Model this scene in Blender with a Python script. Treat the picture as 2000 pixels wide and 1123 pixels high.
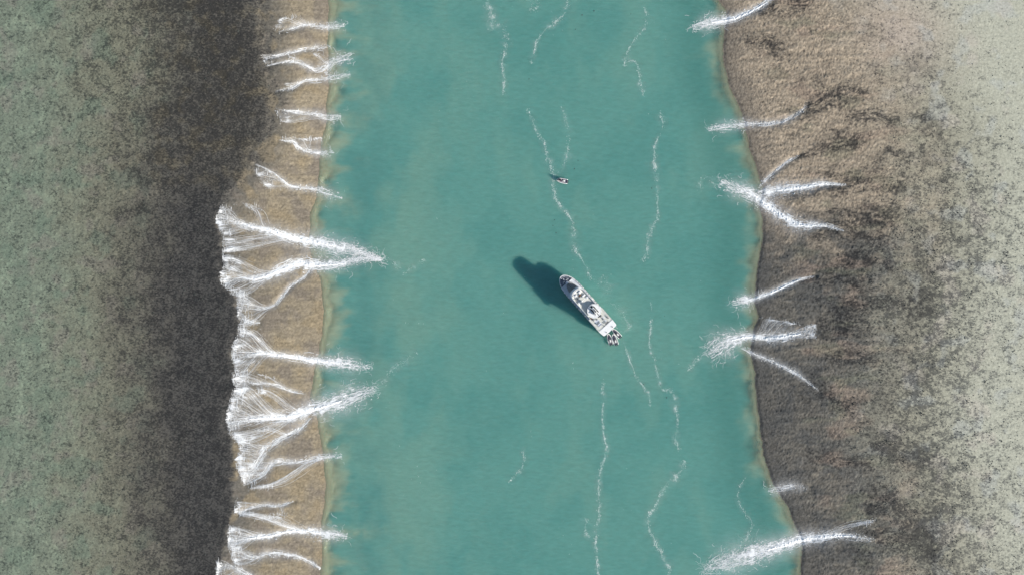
import bpy, bmesh, math, random
import numpy as np
from mathutils import Vector, Matrix

# ------------------------------------------------------------------ clear
for o in list(bpy.data.objects):
    bpy.data.objects.remove(o, do_unlink=True)
S = bpy.context.scene
C = S.collection
random.seed(4)
RNG = np.random.default_rng(11)

# ------------------------------------------------------------------ camera
M = 0.36                      # metres of water surface per photo pixel (2000 px wide)
CAM_H = 700.0
cam_d = bpy.data.cameras.new('camera')
cam_d.sensor_width = 36.0
cam_d.lens = 36.0 * CAM_H / (2000 * M)
cam_d.clip_start = 1.0
cam_d.clip_end = 20000.0
cam = bpy.data.objects.new('camera', cam_d)
C.objects.link(cam)
cam.location = (0, 0, CAM_H)
cam.rotation_euler = (0, 0, 0)
S.camera = cam
S.cycles.transparent_max_bounces = 24
S.render.resolution_x = 1024
S.render.resolution_y = 574

# ------------------------------------------------------------------ sky, sun, exposure
SUN_EL = math.radians(17.0)
SUN_AZ = math.radians(-28.5)          # direction towards the sun, measured from +x
sun_vec = Vector((math.cos(SUN_EL) * math.cos(SUN_AZ), math.cos(SUN_EL) * math.sin(SUN_AZ), math.sin(SUN_EL)))
w = bpy.data.worlds.new('World')
S.world = w
w.use_nodes = True
wn = w.node_tree
sky = wn.nodes.new('ShaderNodeTexSky')
sky.sky_type = 'NISHITA'
sky.sun_disc = False
sky.sun_elevation = SUN_EL
sky.sun_rotation = math.radians(90) - SUN_AZ
sky.air_density = 1.0
sky.dust_density = 0.6
bg = wn.nodes['Background']
bg.inputs['Strength'].default_value = 0.07
wn.links.new(sky.outputs[0], bg.inputs['Color'])
sd = bpy.data.lights.new('sun', 'SUN')
sd.energy = 5.0
sd.angle = math.radians(0.8)
sd.color = (1.0, 0.95, 0.88)
so = bpy.data.objects.new('sun', sd)
C.objects.link(so)
so.rotation_euler = (-sun_vec).to_track_quat('-Z', 'Y').to_euler()
S.view_settings.view_transform = 'Standard'
S.view_settings.look = 'None'
S.view_settings.gamma = 1.0
S.view_settings.use_curve_mapping = False
S.view_settings.exposure = 1.08

# ------------------------------------------------------------------ helpers
def wx(px): return (np.asarray(px, float) - 1000.0) * M
def wy(py): return (561.5 - np.asarray(py, float)) * M
def lin(c):
    c = np.asarray(c, float) / 255.0
    return np.where(c <= 0.04045, c / 12.92, ((c + 0.055) / 1.055) ** 2.4)
LIGHT = np.array([1.10, 1.06, 1.06])      # brightness of a white level surface under this sun and sky
def alb(r, g, b): return np.clip(lin((r, g, b)) / LIGHT, 0.004, 0.85)

PERM = np.random.default_rng(5).permutation(4096).astype(np.int64)
GA = np.random.default_rng(6).random(4096) * 2 * np.pi
GX, GY = np.cos(GA), np.sin(GA)
def pn(x, y, seed=0):
    x = np.asarray(x, float); y = np.asarray(y, float)
    xi = np.floor(x).astype(np.int64); yi = np.floor(y).astype(np.int64)
    fx = x - xi; fy = y - yi
    u = fx * fx * fx * (fx * (fx * 6 - 15) + 10); v = fy * fy * fy * (fy * (fy * 6 - 15) + 10)
    def g(ix, iy, dx, dy):
        h = PERM[(PERM[(ix + seed * 131) & 4095] + iy * 7 + seed * 17) & 4095]
        return GX[h] * dx + GY[h] * dy
    a = g(xi, yi, fx, fy); b = g(xi + 1, yi, fx - 1, fy)
    c = g(xi, yi + 1, fx, fy - 1); d = g(xi + 1, yi + 1, fx - 1, fy - 1)
    return ((a + (b - a) * u) * (1 - v) + (c + (d - c) * u) * v) * 1.5
def fbm(x, y, o=4, seed=0, gain=0.5):
    r = 0; a = 1.0; t = 0
    for i in range(o):
        r = r + a * pn(x * 2 ** i, y * 2 ** i, seed + i * 3); t += a; a *= gain
    return r / t * 1.4
def sst(a, b, x):
    t = np.clip((x - a) / (b - a), 0, 1)
    return t * t * (3 - 2 * t)
def mixc(c, d, t):
    return c * (1 - t[..., None]) + np.asarray(d) * t[..., None]
def dpoly(P, Q, pts):
    """distance (px) from each point to a polyline and the fraction along it"""
    best = np.full(P.shape, 1e9); frac = np.zeros(P.shape)
    n = len(pts) - 1
    for i in range(n):
        ax, ay = pts[i][:2]; bx_, by_ = pts[i + 1][:2]
        dx, dy = bx_ - ax, by_ - ay
        t = np.clip(((P - ax) * dx + (Q - ay) * dy) / (dx * dx + dy * dy + 1e-9), 0, 1)
        d = np.hypot(P - ax - t * dx, Q - ay - t * dy)
        m = d < best
        best = np.where(m, d, best); frac = np.where(m, (i + t) / n, frac)
    return best, frac

def mesh_np(name, V, F, mats, smooth=False, attrs=None, parent=None):
    me = bpy.data.meshes.new(name)
    V = np.ascontiguousarray(V, dtype=np.float32); F = np.ascontiguousarray(F, dtype=np.int32)
    k = F.shape[1]
    me.vertices.add(len(V)); me.vertices.foreach_set('co', V.ravel())
    me.loops.add(F.size); me.loops.foreach_set('vertex_index', F.ravel())
    me.polygons.add(len(F)); me.polygons.foreach_set('loop_start', np.arange(len(F), dtype=np.int32) * k)
    me.polygons.foreach_set('use_smooth', np.full(len(F), smooth, dtype=bool))
    me.update(calc_edges=True)
    for n, arr in (attrs or {}).items():
        if arr.ndim == 2:
            at = me.attributes.new(n, 'FLOAT_COLOR', 'POINT')
            a4 = np.ones((len(V), 4), np.float32); a4[:, :3] = arr
            at.data.foreach_set('color', a4.ravel())
        else:
            at = me.attributes.new(n, 'FLOAT', 'POINT')
            at.data.foreach_set('value', arr.astype(np.float32))
    if not isinstance(mats, (list, tuple)): mats = [mats]
    for m in mats: me.materials.append(m)
    o = bpy.data.objects.new(name, me)
    C.objects.link(o)
    if parent: o.parent = parent
    return o
def tag(o, label=None, cat=None, group=None, kind=None):
    if label: o['label'] = label
    if cat: o['category'] = cat
    if group: o['group'] = group
    if kind: o['kind'] = kind
    return o

# ------------------------------------------------------------------ materials
def nm(name):
    m = bpy.data.materials.new(name); m.use_nodes = True
    return m, m.node_tree, m.node_tree.nodes['Principled BSDF']
def paint(name, col, rough=0.45, metal=0.0, var=0.08, scale=1.5, spec=0.5):
    m, t, b = nm(name)
    b.inputs['Roughness'].default_value = rough
    b.inputs['Metallic'].default_value = metal
    b.inputs['Specular IOR Level'].default_value = spec
    co = t.nodes.new('ShaderNodeTexCoord'); n = t.nodes.new('ShaderNodeTexNoise')
    n.inputs['Scale'].default_value = scale; n.inputs['Detail'].default_value = 5
    t.links.new(co.outputs['Object'], n.inputs['Vector'])
    r = t.nodes.new('ShaderNodeMapRange')
    r.inputs['To Min'].default_value = 1 - var * 1.6; r.inputs['To Max'].default_value = 1 + var
    r.inputs['From Min'].default_value = 0.3; r.inputs['From Max'].default_value = 0.7
    t.links.new(n.outputs['Fac'], r.inputs['Value'])
    mx = t.nodes.new('ShaderNodeVectorMath'); mx.operation = 'SCALE'
    mx.inputs[0].default_value = tuple(col[:3])
    t.links.new(r.outputs[0], mx.inputs['Scale'])
    t.links.new(mx.outputs[0], b.inputs['Base Color'])
    return m

# reef rock: tint attribute times fine procedural variation, with bump
mreef, t, b = nm('reef_rock')
b.inputs['Roughness'].default_value = 0.8
b.inputs['Specular IOR Level'].default_value = 0.25
at = t.nodes.new('ShaderNodeAttribute'); at.attribute_name = 'reef_tint'
co = t.nodes.new('ShaderNodeTexCoord')
n1 = t.nodes.new('ShaderNodeTexNoise'); n1.inputs['Scale'].default_value = 0.55; n1.inputs['Detail'].default_value = 6; n1.inputs['Roughness'].default_value = 0.7
t.links.new(co.outputs['Object'], n1.inputs['Vector'])
r1 = t.nodes.new('ShaderNodeMapRange'); r1.inputs['From Min'].default_value = 0.3; r1.inputs['From Max'].default_value = 0.7
r1.inputs['To Min'].default_value = 0.72; r1.inputs['To Max'].default_value = 1.28
t.links.new(n1.outputs['Fac'], r1.inputs['Value'])
sc = t.nodes.new('ShaderNodeVectorMath'); sc.operation = 'SCALE'
t.links.new(at.outputs['Color'], sc.inputs[0]); t.links.new(r1.outputs[0], sc.inputs['Scale'])
wa = t.nodes.new('ShaderNodeAttribute'); wa.attribute_name = 'weed'
mpw = t.nodes.new('ShaderNodeMapping'); mpw.inputs['Rotation'].default_value = (0, 0, 0.5); mpw.inputs['Scale'].default_value = (0.95, 1.35, 1.0)
t.links.new(co.outputs['Object'], mpw.inputs['Vector'])
nw = t.nodes.new('ShaderNodeTexNoise'); nw.inputs['Scale'].default_value = 0.66; nw.inputs['Detail'].default_value = 6; nw.inputs['Roughness'].default_value = 0.78
t.links.new(mpw.outputs[0], nw.inputs['Vector'])
m1 = t.nodes.new('ShaderNodeMath'); m1.operation = 'MULTIPLY_ADD'; m1.inputs[1].default_value = 0.42; m1.inputs[2].default_value = -0.72
t.links.new(wa.outputs['Fac'], m1.inputs[0])
m2 = t.nodes.new('ShaderNodeMath'); m2.operation = 'ADD'; t.links.new(nw.outputs['Fac'], m2.inputs[0]); t.links.new(m1.outputs[0], m2.inputs[1])
m3 = t.nodes.new('ShaderNodeMath'); m3.operation = 'MULTIPLY'; m3.use_clamp = True; m3.inputs[1].default_value = 7.5; t.links.new(m2.outputs[0], m3.inputs[0])
dkc = t.nodes.new('ShaderNodeVectorMath'); dkc.operation = 'MULTIPLY'; dkc.inputs[1].default_value = (0.32, 0.33, 0.36); t.links.new(sc.outputs[0], dkc.inputs[0])
mxw = t.nodes.new('ShaderNodeMix'); mxw.data_type = 'RGBA'
t.links.new(m3.outputs[0], mxw.inputs[0]); t.links.new(sc.outputs[0], mxw.inputs[6]); t.links.new(dkc.outputs[0], mxw.inputs[7])
t.links.new(mxw.outputs[2], b.inputs['Base Color'])
bp = t.nodes.new('ShaderNodeBump'); bp.inputs['Strength'].default_value = 0.4; bp.inputs['Distance'].default_value = 0.2
n2 = t.nodes.new('ShaderNodeTexNoise'); n2.inputs['Scale'].default_value = 1.3; n2.inputs['Detail'].default_value = 4
t.links.new(co.outputs['Object'], n2.inputs['Vector'])
t.links.new(n2.outputs['Fac'], bp.inputs['Height']); t.links.new(bp.outputs[0], b.inputs['Normal'])

# turbid sea water: depth attribute fades the surface out over the shallow shelf
mwater, t, b = nm('turbid_water')
b.inputs['Roughness'].default_value = 0.12
b.inputs['IOR'].default_value = 1.33
b.inputs['Subsurface Weight'].default_value = 1.0
b.inputs['Subsurface Radius'].default_value = (0.6, 1.0, 1.1)
b.inputs['Subsurface Scale'].default_value = 22.0
at = t.nodes.new('ShaderNodeAttribute'); at.attribute_name = 'water_tint'
co = t.nodes.new('ShaderNodeTexCoord')
mp = t.nodes.new('ShaderNodeMapping'); mp.inputs['Rotation'].default_value = (0, 0, math.radians(22)); mp.inputs['Scale'].default_value = (0.35, 1.0, 1.0)
t.links.new(co.outputs['Object'], mp.inputs['Vector'])
n1 = t.nodes.new('ShaderNodeTexNoise'); n1.inputs['Scale'].default_value = 0.46; n1.inputs['Detail'].default_value = 6; n1.inputs['Roughness'].default_value = 0.72
t.links.new(mp.outputs[0], n1.inputs['Vector'])
r1 = t.nodes.new('ShaderNodeMapRange'); r1.inputs['From Min'].default_value = 0.3; r1.inputs['From Max'].default_value = 0.7
r1.inputs['To Min'].default_value = 0.90; r1.inputs['To Max'].default_value = 1.10
t.links.new(n1.outputs['Fac'], r1.inputs['Value'])
sc = t.nodes.new('ShaderNodeVectorMath'); sc.operation = 'SCALE'
t.links.new(at.outputs['Color'], sc.inputs[0]); t.links.new(r1.outputs[0], sc.inputs['Scale'])
t.links.new(sc.outputs[0], b.inputs['Base Color'])
bp = t.nodes.new('ShaderNodeBump'); bp.inputs['Strength'].default_value = 0.5; bp.inputs['Distance'].default_value = 0.4
t.links.new(n1.outputs['Fac'], bp.inputs['Height']); t.links.new(bp.outputs[0], b.inputs['Normal'])
ad = t.nodes.new('ShaderNodeAttribute'); ad.attribute_name = 'cover'
tr = t.nodes.new('ShaderNodeBsdfTransparent'); tr.inputs['Color'].default_value = (0.9, 0.97, 0.95, 1)
ms = t.nodes.new('ShaderNodeMixShader')
t.links.new(ad.outputs['Fac'], ms.inputs[0]); t.links.new(tr.outputs[0], ms.inputs[1]); t.links.new(b.outputs[0], ms.inputs[2])
t.links.new(ms.outputs[0], t.nodes['Material Output'].inputs['Surface'])

mfoam = paint('white_water_foam', (0.80, 0.81, 0.81), 0.7, 0, 0.08, 0.8, 0.3)
mfoam2 = paint('thin_sea_foam', (0.56, 0.66, 0.62), 0.7, 0, 0.12, 0.8, 0.3)
def lace(name, col, gain=2.2, top=1.0):
    m, t, b = nm(name)
    b.inputs['Base Color'].default_value = (*col, 1); b.inputs['Roughness'].default_value = 0.7; b.inputs['Specular IOR Level'].default_value = 0.3
    A = {}
    for n_ in ('dens', 'fu', 'fv', 'veil'):
        a_ = t.nodes.new('ShaderNodeAttribute'); a_.attribute_name = n_; A[n_] = a_.outputs['Fac']
    def mth(op, x, y=None, clamp=False):
        q_ = t.nodes.new('ShaderNodeMath'); q_.operation = op; q_.use_clamp = clamp
        for i_, v_ in enumerate((x, y)):
            if v_ is None: continue
            if isinstance(v_, (int, float)): q_.inputs[i_].default_value = v_
            else: t.links.new(v_, q_.inputs[i_])
        return q_.outputs[0]
    cb = t.nodes.new('ShaderNodeCombineXYZ')
    t.links.new(mth('MULTIPLY', A['fu'], 0.38), cb.inputs[0]); t.links.new(A['fv'], cb.inputs[1])
    nz = t.nodes.new('ShaderNodeTexNoise'); nz.inputs['Scale'].default_value = 0.75; nz.inputs['Detail'].default_value = 7; nz.inputs['Roughness'].default_value = 0.68; nz.inputs['Distortion'].default_value = 0.6
    t.links.new(cb.outputs[0], nz.inputs['Vector'])
    ad_ = t.nodes.new('ShaderNodeVectorMath'); ad_.operation = 'MULTIPLY_ADD'; ad_.inputs[1].default_value = (1.6, 1.6, 0)
    t.links.new(nz.outputs['Color'], ad_.inputs[0]); t.links.new(cb.outputs[0], ad_.inputs[2])
    vo = t.nodes.new('ShaderNodeTexVoronoi'); vo.feature = 'DISTANCE_TO_EDGE'; vo.inputs['Scale'].default_value = 0.55
    t.links.new(ad_.outputs[0], vo.inputs['Vector'])
    lc = mth('SUBTRACT', 1.0, mth('MULTIPLY', vo.outputs['Distance'], 4.0, True), True)
    nn = mth('MULTIPLY', mth('SUBTRACT', nz.outputs['Fac'], 0.28), 2.2, True)
    val = mth('ADD', mth('MULTIPLY', nn, 0.66), mth('MULTIPLY', lc, 0.34))
    al = mth('MULTIPLY', mth('ADD', mth('SUBTRACT', val, 1.0), A['dens']), gain, True)
    al = mth('MULTIPLY', mth('MULTIPLY', al, top), mth('MULTIPLY', A['dens'], 5.0, True))
    fine_ = t.nodes.new('ShaderNodeTexNoise'); fine_.inputs['Scale'].default_value = 2.4; fine_.inputs['Detail'].default_value = 4; fine_.inputs['Roughness'].default_value = 0.75
    t.links.new(cb.outputs[0], fine_.inputs['Vector'])
    fn_ = mth('MULTIPLY', mth('SUBTRACT', fine_.outputs['Fac'], 0.30), 2.6, True)
    vl = mth('MULTIPLY', A['dens'], mth('ADD', mth('MULTIPLY', fn_, 0.75), mth('MULTIPLY', nn, 0.45)), True)
    mxa = t.nodes.new('ShaderNodeMix'); mxa.data_type = 'FLOAT'
    t.links.new(A['veil'], mxa.inputs[0]); t.links.new(al, mxa.inputs[2]); t.links.new(vl, mxa.inputs[3])
    t.links.new(mxa.outputs[0], b.inputs['Alpha'])
    bp_ = t.nodes.new('ShaderNodeBump'); bp_.inputs['Strength'].default_value = 0.6; bp_.inputs['Distance'].default_value = 0.3
    t.links.new(nz.outputs['Fac'], bp_.inputs['Height']); t.links.new(bp_.outputs[0], b.inputs['Normal'])
    return m
mlace = lace('lacy_white_foam', (0.82, 0.83, 0.83))
mlace2 = lace('lacy_thin_foam', (0.60, 0.70, 0.66), 1.8, 0.62)
mrock = paint('weedy_rock', tuple(alb(70, 69, 66)), 0.85, 0, 0.3, 0.2, 0.2)
mrock2 = paint('weed_clump', tuple(alb(66, 72, 68)), 0.85, 0, 0.3, 0.2, 0.2)

# ------------------------------------------------------------------ traced outlines (photo pixels)
def prof(pts):
    a = np.array(pts, float)
    return lambda q: np.interp(q, a[:, 1], a[:, 0])
_sl = prof([(655, -400), (638, -60), (640, 0), (641, 60), (640, 120), (642, 170), (636, 210), (638, 240), (626, 280), (624, 330), (618, 380), (607, 420), (603, 455), (608, 500), (622, 540), (630, 575), (632, 610), (628, 650), (622, 690), (613, 730), (606, 770), (614, 800), (625, 850), (632, 900), (636, 950), (631, 1000), (626, 1030), (630, 1080), (626, 1123), (640, 1500)])
_ll = prof([(500, -400), (515, 0), (525, 100), (540, 190), (528, 280), (500, 330), (445, 392), (428, 430), (440, 480), (438, 530), (450, 565), (466, 600), (472, 632), (456, 690), (468, 740), (452, 800), (446, 850), (464, 900), (452, 960), (460, 1000), (450, 1060), (432, 1123), (470, 1500)])
_sr = prof([(1390, -400), (1385, -40), (1402, 0), (1419, 20), (1420, 40), (1414, 70), (1412, 110), (1421, 160), (1440, 200), (1455, 240), (1464, 290), (1478, 330), (1490, 365), (1482, 400), (1490, 430), (1490, 470), (1480, 520), (1476, 560), (1474, 590), (1480, 620), (1470, 650), (1466, 690), (1475, 730), (1478, 780), (1485, 840), (1495, 900), (1510, 945), (1540, 990), (1556, 1030), (1567, 1060), (1563, 1123), (1600, 1500)])
_rr = prof([(1640, -400), (1650, 0), (1700, 60), (1725, 160), (1775, 270), (1775, 400), (1765, 500), (1735, 600), (1735, 700), (1705, 780), (1705, 850), (1755, 950), (1750, 1050), (1800, 1123), (1850, 1500)])
def shoreL(q): return _sl(q) + 3.0 * pn(q * 0.03, q * 0 + 7, 1) + 1.8 * pn(q * 0.11, q * 0 + 3, 2)
def lipL(q): return _ll(q) + 9 * pn(q * 0.035, q * 0 + 2, 3) + 6 * pn(q * 0.11, q * 0 + 9, 4) + 3 * pn(q * 0.3, q * 0 + 4, 5)
def shoreR(q): return _sr(q) + 3.0 * pn(q * 0.03, q * 0 + 5, 6) + 1.6 * pn(q * 0.12, q * 0 + 8, 7)
def rimR(q): return _rr(q) + 14 * pn(q * 0.02, q * 0 + 5, 8)

# each cascade: label, path of (x, y, width px), strands, flecks, curls in the channel, list of fans (source polyline, threads, join range)
CASC = [
 ('thin white cascade at the top of the left reef slope', [(546, 66, 5), (572, 59, 6), (599, 50, 8), (642, 53, 9), (672, 49, 10)], 70, 140, 14, 0, [([(540, 60), (552, 40), (580, 34)], 12, .1, .6)]),
 ('faint white rivulet just above the forked cascade on the upper left slope', [(517, 118, 4), (545, 112, 5), (571, 105, 6), (600, 98, 6), (646, 91, 7)], 55, 90, 8, 0, [([(515, 110), (520, 128)], 8, .1, .4)]),
 ('forked white cascade with bright mouth on the upper left reef slope', [(521, 132, 3), (553, 125, 5), (578, 123, 6), (596, 129, 8), (617, 138, 11), (634, 132, 15), (652, 121, 14), (688, 109, 14)], 110, 240, 30, 0, [([(565, 112), (575, 120)], 8, .3, .5), ([(610, 105), (618, 112)], 8, .6, .75)]),
 ('thin branching cascade meeting the water below the forked cascade', [(539, 182, 3), (571, 174, 5), (596, 160, 6), (621, 157, 6), (656, 151, 8), (684, 145, 8)], 70, 120, 12, 0, [([(632, 140), (640, 148)], 10, .6, .8), ([(560, 164), (568, 178)], 6, .2, .5)]),
 ('narrow straight cascade, fifth from the top on the left slope', [(542, 215, 3), (578, 221, 6), (614, 223, 8), (637, 229, 11), (666, 231, 9)], 70, 150, 12, 0, [([(542, 218), (548, 236), (560, 242)], 10, .3, .9)]),
 ('small stepped cascade, sixth from the top on the left slope', [(546, 276, 4), (574, 278, 6), (585, 290, 7), (614, 299, 8), (652, 299, 9)], 70, 130, 14, 0, [([(548, 270), (590, 272), (628, 268)], 16, .3, .9)]),
 ('slanting thin cascade descending above the two big left cascades', [(501, 322, 4), (532, 338, 5), (553, 353, 6), (571, 365, 7), (614, 370, 9), (637, 378, 12), (668, 386, 10)], 90, 170, 22, 0, [([(500, 330), (515, 360), (530, 372)], 12, .4, .7)]),
 ('big white cascade, upper of the two that converge in the channel', [(428, 426, 12), (463, 435, 12), (494, 443, 13), (520, 449, 14), (548, 458, 17), (577, 467, 20), (605, 471, 24), (642, 478, 22), (671, 485, 18), (704, 492, 13), (742, 506, 5)], 330, 900, 120, 1, [([(480, 400), (497, 411)], 16, .2, .35), ([(440, 402), (427, 425), (432, 445), (442, 462)], 60, .04, .3), ([(441, 466), (440, 495)], 30, .3, .55)]),
 ('big curved white cascade, lower of the two that converge in the channel', [(440, 552, 14), (468, 543, 13), (497, 545, 14), (528, 537, 17), (557, 525, 20), (582, 515, 22), (605, 517, 20), (642, 517, 15), (673, 514, 12), (704, 505, 10), (745, 507, 6)], 320, 850, 110, 1, [([(438, 497), (442, 520), (434, 545), (450, 565)], 75, .05, .4), ([(450, 565), (465, 580)], 20, .15, .4)]),
 ('thin white rivulet curling below the big curved left cascade', [(500, 598, 8), (514, 603, 6), (537, 596, 5), (554, 576, 5), (571, 557, 4), (594, 542, 4), (606, 527, 4)], 80, 120, 0, 0, [([(466, 570), (470, 610)], 40, .05, .35), ([(475, 612), (478, 640)], 14, .05, .3)]),
 ('white cascade from a wide fan, with a straight jet into the channel', [(462, 690, 16), (490, 690, 14), (521, 689, 10), (550, 694, 9), (579, 698, 10), (615, 703, 14), (651, 707, 17), (687, 712, 16), (722, 718, 9)], 230, 600, 70, 1, [([(469, 640), (476, 650)], 30, .15, .4), ([(474, 645), (458, 680), (462, 712), (470, 742)], 110, .04, .35)]),
 ('widest white cascade of the left reef, with a broad fanned head', [(455, 820, 26), (490, 817, 22), (521, 815, 18), (566, 813, 19), (602, 801, 24), (642, 790, 28), (687, 775, 24), (731, 759, 12)], 330, 900, 120, 1, [([(503, 757), (512, 768)], 24, .35, .55), ([(468, 745), (455, 780), (447, 815), (452, 840)], 150, .03, .45), ([(452, 842), (470, 862)], 40, .2, .6)]),
 ('spread of thin white rivulets under the widest left cascade', [(485, 935, 18), (505, 907, 16), (521, 876, 14), (548, 857, 12), (584, 839, 9), (607, 817, 8)], 150, 260, 0, 0, [([(458, 850), (472, 870), (466, 905), (482, 942)], 110, .05, .6), ([(500, 840), (530, 835)], 14, .4, .8)]),
 ('pair of long thin rivulets reaching a pale silt plume on the left shore', [(485, 944, 12), (516, 925, 10), (539, 900, 9), (584, 901, 8), (624, 893, 9), (668, 889, 8)], 130, 220, 8, 0, [([(466, 905), (482, 945)], 40, .05, .4), ([(490, 950), (505, 949), (520, 946)], 34, .75, .98), ([(478, 900), (500, 915)], 20, .3, .7)]),
 ('lowest full white cascade of the left reef, made of joining branches', [(454, 1054, 22), (490, 1048, 14), (534, 1043, 10), (565, 1036, 9), (593, 1036, 11), (633, 1041, 16), (678, 1048, 9)], 220, 450, 40, 1, [([(467, 1001), (480, 1000)], 40, .4, .7), ([(452, 1025), (450, 1050), (455, 1075)], 80, .05, .4), ([(500, 1010), (535, 1004)], 26, .5, .72)]),
 ('thin white rivulet running under the lowest full left cascade', [(470, 1078, 14), (494, 1086, 13), (534, 1079, 10), (570, 1083, 6), (602, 1094, 5), (626, 1110, 5)], 130, 230, 0, 0, [([(455, 1062), (458, 1090), (470, 1100)], 50, .05, .4), ([(560, 1080), (565, 1084)], 10, .6, .9)]),
 ('frayed white threads at the bottom edge of the left reef', [(440, 1098, 10), (462, 1106, 10), (485, 1118, 9), (510, 1135, 8)], 60, 90, 0, 0, [([(430, 1090), (428, 1125), (445, 1150)], 40, .05, .8)]),
 ('faint web of white trickles between the jet cascade and the widest left cascade', [(476, 744, 8), (510, 748, 7), (540, 752, 5), (570, 762, 4), (598, 768, 3)], 36, 50, 0, 0, [([(458, 728), (462, 752)], 26, .05, .7), ([(500, 728), (530, 738)], 8, .4, .9)]),
 ('thin white trickles just above the lowest full left cascade', [(468, 1000, 7), (490, 990, 6), (520, 984, 5), (545, 985, 4), (575, 978, 3)], 40, 50, 0, 0, [([(466, 975), (462, 1000)], 24, .05, .6), ([(540, 1000), (552, 1006)], 6, .5, .9)]),
 ('sparse white trickles on the reef edge under the curling rivulet', [(474, 622, 6), (490, 628, 5), (510, 630, 3)], 16, 24, 0, 0, [([(468, 606), (474, 642)], 18, .1, .9)]),
 # right reef
 ('white cascade in the top corner of the right reef', [(1515, -6, 8), (1500, 4, 10), (1474, 20, 10), (1438, 36, 11), (1407, 42, 15), (1380, 47, 14), (1352, 53, 8)], 170, 420, 40, 1, []),
 ('thin hooked white cascade, second from the top on the right reef', [(1574, 201, 5), (1567, 216, 8), (1536, 236, 8), (1505, 242, 8), (1476, 243, 8), (1451, 243, 12), (1420, 246, 11), (1383, 252, 7)], 130, 300, 24, 0, []),
 ('faint thin rivulet slanting down above the Y-shaped right cascade', [(1560, 303, 3), (1540, 315, 4), (1518, 332, 4), (1500, 348, 5), (1484, 364, 6)], 50, 60, 0, 0, []),
 ('upper arm of the Y-shaped white cascade on the right reef', [(1650, 363, 5), (1607, 361, 9), (1571, 366, 13), (1531, 371, 19), (1500, 374, 18), (1480, 377, 13)], 180, 460, 0, 1, []),
 ('lower arm of the Y-shaped white cascade, joining to one tail', [(1645, 452, 5), (1607, 441, 9), (1567, 441, 17), (1531, 425, 19), (1496, 401, 19), (1469, 381, 19), (1438, 370, 17), (1407, 356, 15)], 240, 650, 60, 1, []),
 ('small white cascade with round mouth on the middle of the right shore', [(1590, 539, 3), (1551, 550, 6), (1512, 569, 7), (1473, 583, 9), (1450, 588, 16), (1430, 594, 18)], 140, 320, 40, 1, []),
 ('blunt bright white cascade with a swirl of foam in the channel', [(1588, 645, 28), (1570, 650, 23), (1551, 653, 18), (1501, 660, 14), (1465, 657, 13), (1441, 661, 18), (1412, 672, 26), (1384, 692, 22)], 240, 650, 130, 1, [([(1590, 632), (1590, 660)], 30, .05, .3), ([(1560, 632), (1500, 622)], 20, .3, .6)]),
 ('narrow white cascade running up to the swirling right cascade', [(1600, 765, 3), (1578, 747, 5), (1551, 727, 7), (1512, 708, 7), (1473, 691, 6), (1448, 677, 7)], 100, 200, 0, 0, []),
 ('faint patch of white trickles on the lower right shore', [(1580, 952, 8), (1545, 950, 12), (1520, 955, 14), (1500, 958, 10)], 34, 40, 6, 0, []),
 ('largest white cascade of the right reef, by the lower frame edge', [(1706, 1052, 12), (1656, 1044, 15), (1606, 1047, 18), (1562, 1054, 22), (1523, 1066, 25), (1473, 1080, 27), (1423, 1096, 26), (1375, 1112, 16)], 340, 950, 150, 1, [([(1705, 1012), (1690, 1022)], 18, .1, .4)]),
]
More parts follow.
